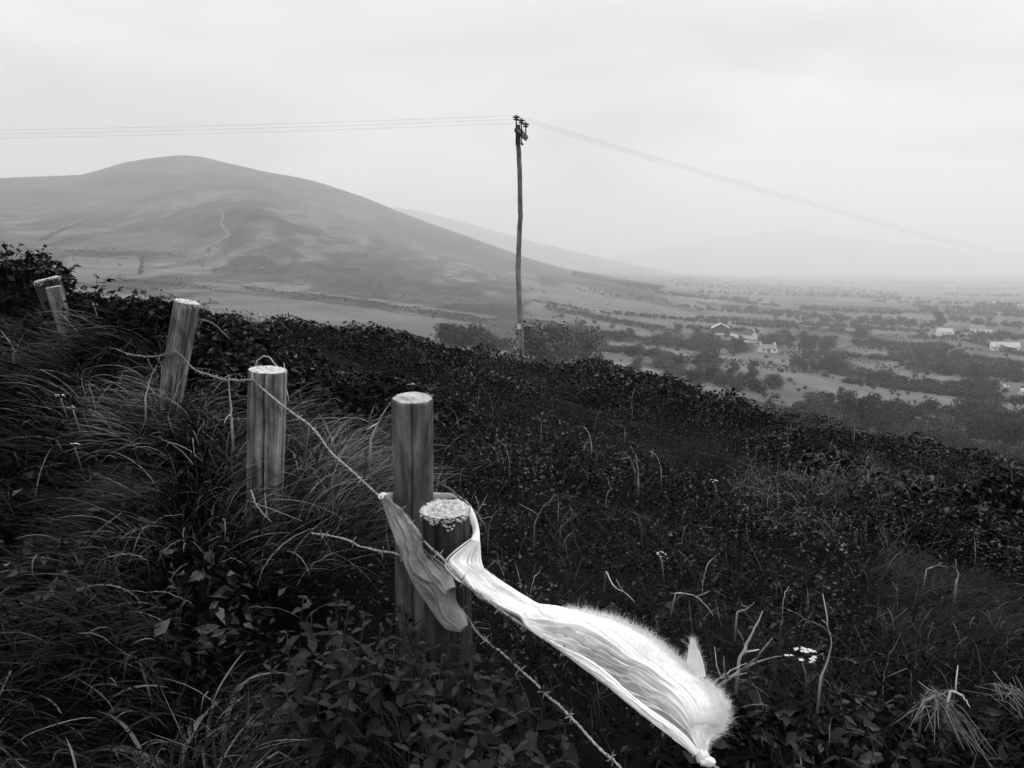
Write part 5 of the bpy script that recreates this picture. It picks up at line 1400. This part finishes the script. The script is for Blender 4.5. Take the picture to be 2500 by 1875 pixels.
# paths draped on the land
def ribbon(name, pts, wdt, mat, lift=0.25, n=90):
    g = [on_ground(x, y, 150, 5000) for x, y in pts]; c = resample([q[:] for q in g if q is not None], n)
    tx = np.gradient(c[:, 0]); ty = np.gradient(c[:, 1]); l = np.hypot(tx, ty) + 1e-9
    nx, ny = -ty / l, tx / l; w_ = wdt * (0.7 + 0.6 * fbm(np.linspace(0, 9, n), np.zeros(n), 2, 3))
    a = np.stack([c[:, 0] + nx * w_ / 2, c[:, 1] + ny * w_ / 2], 1); b = np.stack([c[:, 0] - nx * w_ / 2, c[:, 1] - ny * w_ / 2], 1)
    A = np.column_stack([a, ground_z(a[:, 0], a[:, 1]) + lift]); B = np.column_stack([b, ground_z(b[:, 0], b[:, 1]) + lift])
    V = np.stack([A, B], 1).reshape(-1, 3); k = np.arange(n - 1)[:, None] * 2
    return link(name, np_mesh(name, V, k + [0, 1, 3, 2]), mat, None, 'structure')
ribbon('hill_path', [(512,604),(530,592),(556,577),(556,568),(545,556),(540,545),(545,530),(543,520),(532,510)], 3.6, M['track'], 0.4)
ribbon('farm_lane', [(1782,815),(1790,818),(1800,824),(1808,830),(1820,834),(1840,838)], 5.5, M['lane'], 0.3, 40)
ribbon('field_track', [(1250,660),(1330,690),(1400,700)], 6.0, M['track'], 0.4, 40)

# houses and barns
def house(name, label, px, py, L, W, Hw, Hr, yaw, wall='wall', roof='roof_grey', chim=(), wins=3, door=True, group='white farm buildings in the valley', cat='house', wpx=None):
    g = on_ground(px, py, 150, 6000)
    if wpx:
        va = yaw + math.atan2(g.x, g.y); k_ = wpx * math.hypot(g.x, g.y) / FOC / (L * abs(math.cos(va)) + W * abs(math.sin(va))); L, W, Hw, Hr = L * k_, W * k_, Hw * k_, Hr * k_; chim = [c * k_ for c in chim]
    root = empty(name, (g.x, g.y, g.z - 0.3), yaw); x, y = L / 2, W / 2; Hw += 0.3
    MB().poly([(-x,-y,0),(x,-y,0),(x,y,0),(-x,y,0),(-x,-y,Hw),(x,-y,Hw),(x,y,Hw),(-x,y,Hw),(-x,0,Hw+Hr),(x,0,Hw+Hr)],
              [(0,1,5,4),(1,2,6,9,5),(2,3,7,6),(3,0,4,8,7)]).build('wall', M[wall], root)
    e = 0.35; sl = Hr / y; ze = Hw - e * sl; t = 0.16
    rf = MB().poly([(-x-e,-y-e,ze+t),(x+e,-y-e,ze+t),(x+e,0,Hw+Hr+t),(-x-e,0,Hw+Hr+t),(x+e,y+e,ze+t),(-x-e,y+e,ze+t),
                    (-x-e,-y-e,ze),(x+e,-y-e,ze),(x+e,0,Hw+Hr+0.02),(-x-e,0,Hw+Hr+0.02),(x+e,y+e,ze),(-x-e,y+e,ze)],
                   [(0,1,2,3),(3,2,4,5),(6,7,1,0),(10,11,5,4),(7,8,2,1),(8,10,4,2),(9,6,0,3),(11,9,3,5),(7,6,9,8),(8,9,11,10)]).build('roof', M[roof], root)
    for c in chim: MB().box(c - 0.5, c + 0.5, -0.45, 0.45, Hw + Hr - 0.6, Hw + Hr + 1.2).build('chimney', M['wall'], rf)
    if wins:
        for k in range(wins):
            c = -x + L * (k + 0.75) / (wins + 0.5)
            if door and k == wins // 2: continue
            wn = MB().box(c - 0.5, c + 0.5, -y - 0.03, -y + 0.05, Hw * 0.42, Hw * 0.42 + 1.1).build('window', M['dark_open'], root)
            MB().box(c - 0.6, c + 0.6, -y - 0.12, -y + 0.02, Hw * 0.42 - 0.12, Hw * 0.42 - 0.01).build('sill', M['wall'], wn)
    if door: MB().box(-0.5, 0.5, -y - 0.035, -y + 0.05, 0.3, 2.3).build('door', M['dark_open'], root)
    tag(root, label, cat, group); return root
house('farmhouse', 'white gabled farmhouse at the head of the farm lane', 1829, 827, 11, 6.5, 3.4, 2.8, math.radians(118), roof='roof_dark', chim=(-4.6,), wins=3, wpx=38)
house('farmhouse', 'long white cottage with grey roof beside the copse', 1873, 860, 12.5, 6, 3.0, 2.6, math.radians(12), chim=(-5.6, 5.6), wins=4, wpx=45)
house('barn', 'large open barn with pale roof edges left of the farm lane', 1758, 820, 11, 9, 4.2, 2.4, math.radians(80), wall='roof_dark', roof='roof_pale', wins=0, door=True, cat='barn', wpx=44)
house('shed', 'lean-to shed in front of the open barn', 1752, 826, 8, 4, 2.6, 1.0, math.radians(20), wall='wall_grey', roof='roof_grey', wins=1, door=False, cat='shed', wpx=30)
house('shed', 'small pale ruin among trees below the farm lane', 1805, 851, 3.6, 3, 3.0, 1.2, math.radians(40), wall='wall_grey', roof='roof_grey', wins=0, cat='shed', wpx=12)
house('barn', 'pale barn with broad white gable in the eastern farmyard', 2307, 819, 14, 9, 4.0, 3.2, math.radians(-48), roof='roof_pale', wins=0, cat='barn', wpx=36)
house('shed', 'little white shed against the pale gabled barn', 2290, 818, 5, 4, 2.4, 1.4, math.radians(-48), roof='roof_pale', wins=0, cat='shed', wpx=12)
house('shed', 'long low shed with flat white roof behind the barns', 2274, 803, 15, 6, 2.4, 0.8, math.radians(8), roof='roof_pale', wall='wall_grey', wins=0, cat='shed', wpx=26)
house('farmhouse', 'white house with tall end gable among hedge trees', 2386, 810, 14, 7, 4.6, 3.0, math.radians(-14), roof='roof_grey', chim=(-6,), wins=4, wpx=28)
house('bungalow', 'white bungalow half hidden by the tree clump', 2357, 826, 12, 6, 2.8, 2.0, math.radians(30), wins=4, wpx=30)
house('shed', 'narrow white outbuilding beside the white tall-gabled house', 2411, 811, 9, 3.5, 2.0, 0.8, math.radians(-8), roof='roof_pale', wins=0, cat='shed', wpx=18)
house('farmhouse', 'wide house with large pale roof and white windowed wall', 2452, 855, 20, 9, 3.0, 3.4, math.radians(-22), roof='roof_pale', chim=(), wins=5, wpx=56)
house('shed', 'white shed by the tree at the end of the long hedge', 2403, 942, 5.5, 4, 2.2, 1.2, math.radians(-35), roof='roof_pale', wins=1, cat='shed', wpx=15)
house('shed', 'pale shed roof behind the hedge tree near the wood', 2452, 950, 5.5, 4, 2.4, 1.4, math.radians(35), roof='roof_pale', wins=0, cat='shed', wpx=14)
house('farmhouse', 'white house at the edge of the wood beyond the hedge', 2500, 962, 9, 6, 3.0, 2.4, math.radians(10), roof='roof_pale', wins=3, wpx=24)
house('farmhouse', 'far white gabled house beside the dark plantation', 2436, 741, 16, 9, 5.0, 4.0, math.radians(-40), roof='roof_grey', wins=0, door=False, wpx=20)
house('farmhouse', 'far white house beyond the plantation end', 2490, 748, 14, 8, 4.0, 3.0, math.radians(20), roof='roof_pale', wins=0, door=False, wpx=12)
for k, x in enumerate([1732,1741,1750,1758,1767,1775,1783,1852,1860,1868,1877]):
    house('mobile_home', 'white mobile home in the row beyond the tree belt', x, 734 + 6 * (x > 1800) + 0.07 * (x - 1732) * (x < 1800), 9, 3.4, 2.6, 0.5, math.radians(5), roof='roof_pale', wins=3, group='row of white mobile homes', cat='mobile home', wpx=8.5)
# cattle and sheep
def animal(name, label, px, py, yaw, size, mat, group, cat):
    g = on_ground(px, py, 200, 3000)
    me = bpy.data.meshes.new(name)
    v = [(0,0,.95),(.55,0,1.0),(-.55,0,1.0),(.85,0,1.15),(1.15,0,.95),(1.35,0,.75),(-.6,.2,.5),(-.62,.2,0),(-.6,-.2,.5),(-.62,-.2,0),(.5,.2,.5),(.5,.2,0),(.5,-.2,.5),(.5,-.2,0),(-.72,0,.95),(-.8,0,.45)]
    e = [(0,1),(0,2),(1,3),(3,4),(4,5),(2,6),(6,7),(2,8),(8,9),(1,10),(10,11),(1,12),(12,13),(2,14),(14,15)]
    rad = [.36,.33,.34,.2,.17,.11,.13,.07,.13,.07,.12,.07,.12,.07,.06,.03]
    me.from_pydata([tuple(q * size for q in p) for p in v], e, []); me.materials.append(M[mat])
    o = bpy.data.objects.new(name, me); COL.objects.link(o); o.location = g; o.rotation_euler = (0, 0, yaw)
    sk = o.modifiers.new('skin', 'SKIN'); 
    for i, r in enumerate(rad): me.skin_vertices[0].data[i].radius = (r * size, r * size); me.skin_vertices[0].data[i].use_root = (i == 0)
    o.modifiers.new('sub', 'SUBSURF').levels = 1
    tag(o, label, cat, group)
for k, (x, y) in enumerate([(2358,853),(2370,854),(2375,855),(2390,856),(2395,857)]):
    animal('cow', 'dark cow grazing in the pale field above the hedge', x, y, [0.1, 1.2, 1.9, 0.2, 3.3][k], 1.25, 'cow', 'cattle in the pale field', 'cow')
for k, (x, y) in enumerate([(1730,772),(1736,773),(1762,772),(1791,782),(740,640),(640,655),(905,672),(72,545),(28,533)]):
    animal('sheep', 'white sheep on the rough grazing', x, y, k * 1.3, 1.1, 'sheep', 'sheep on the rough grazing', 'sheep')
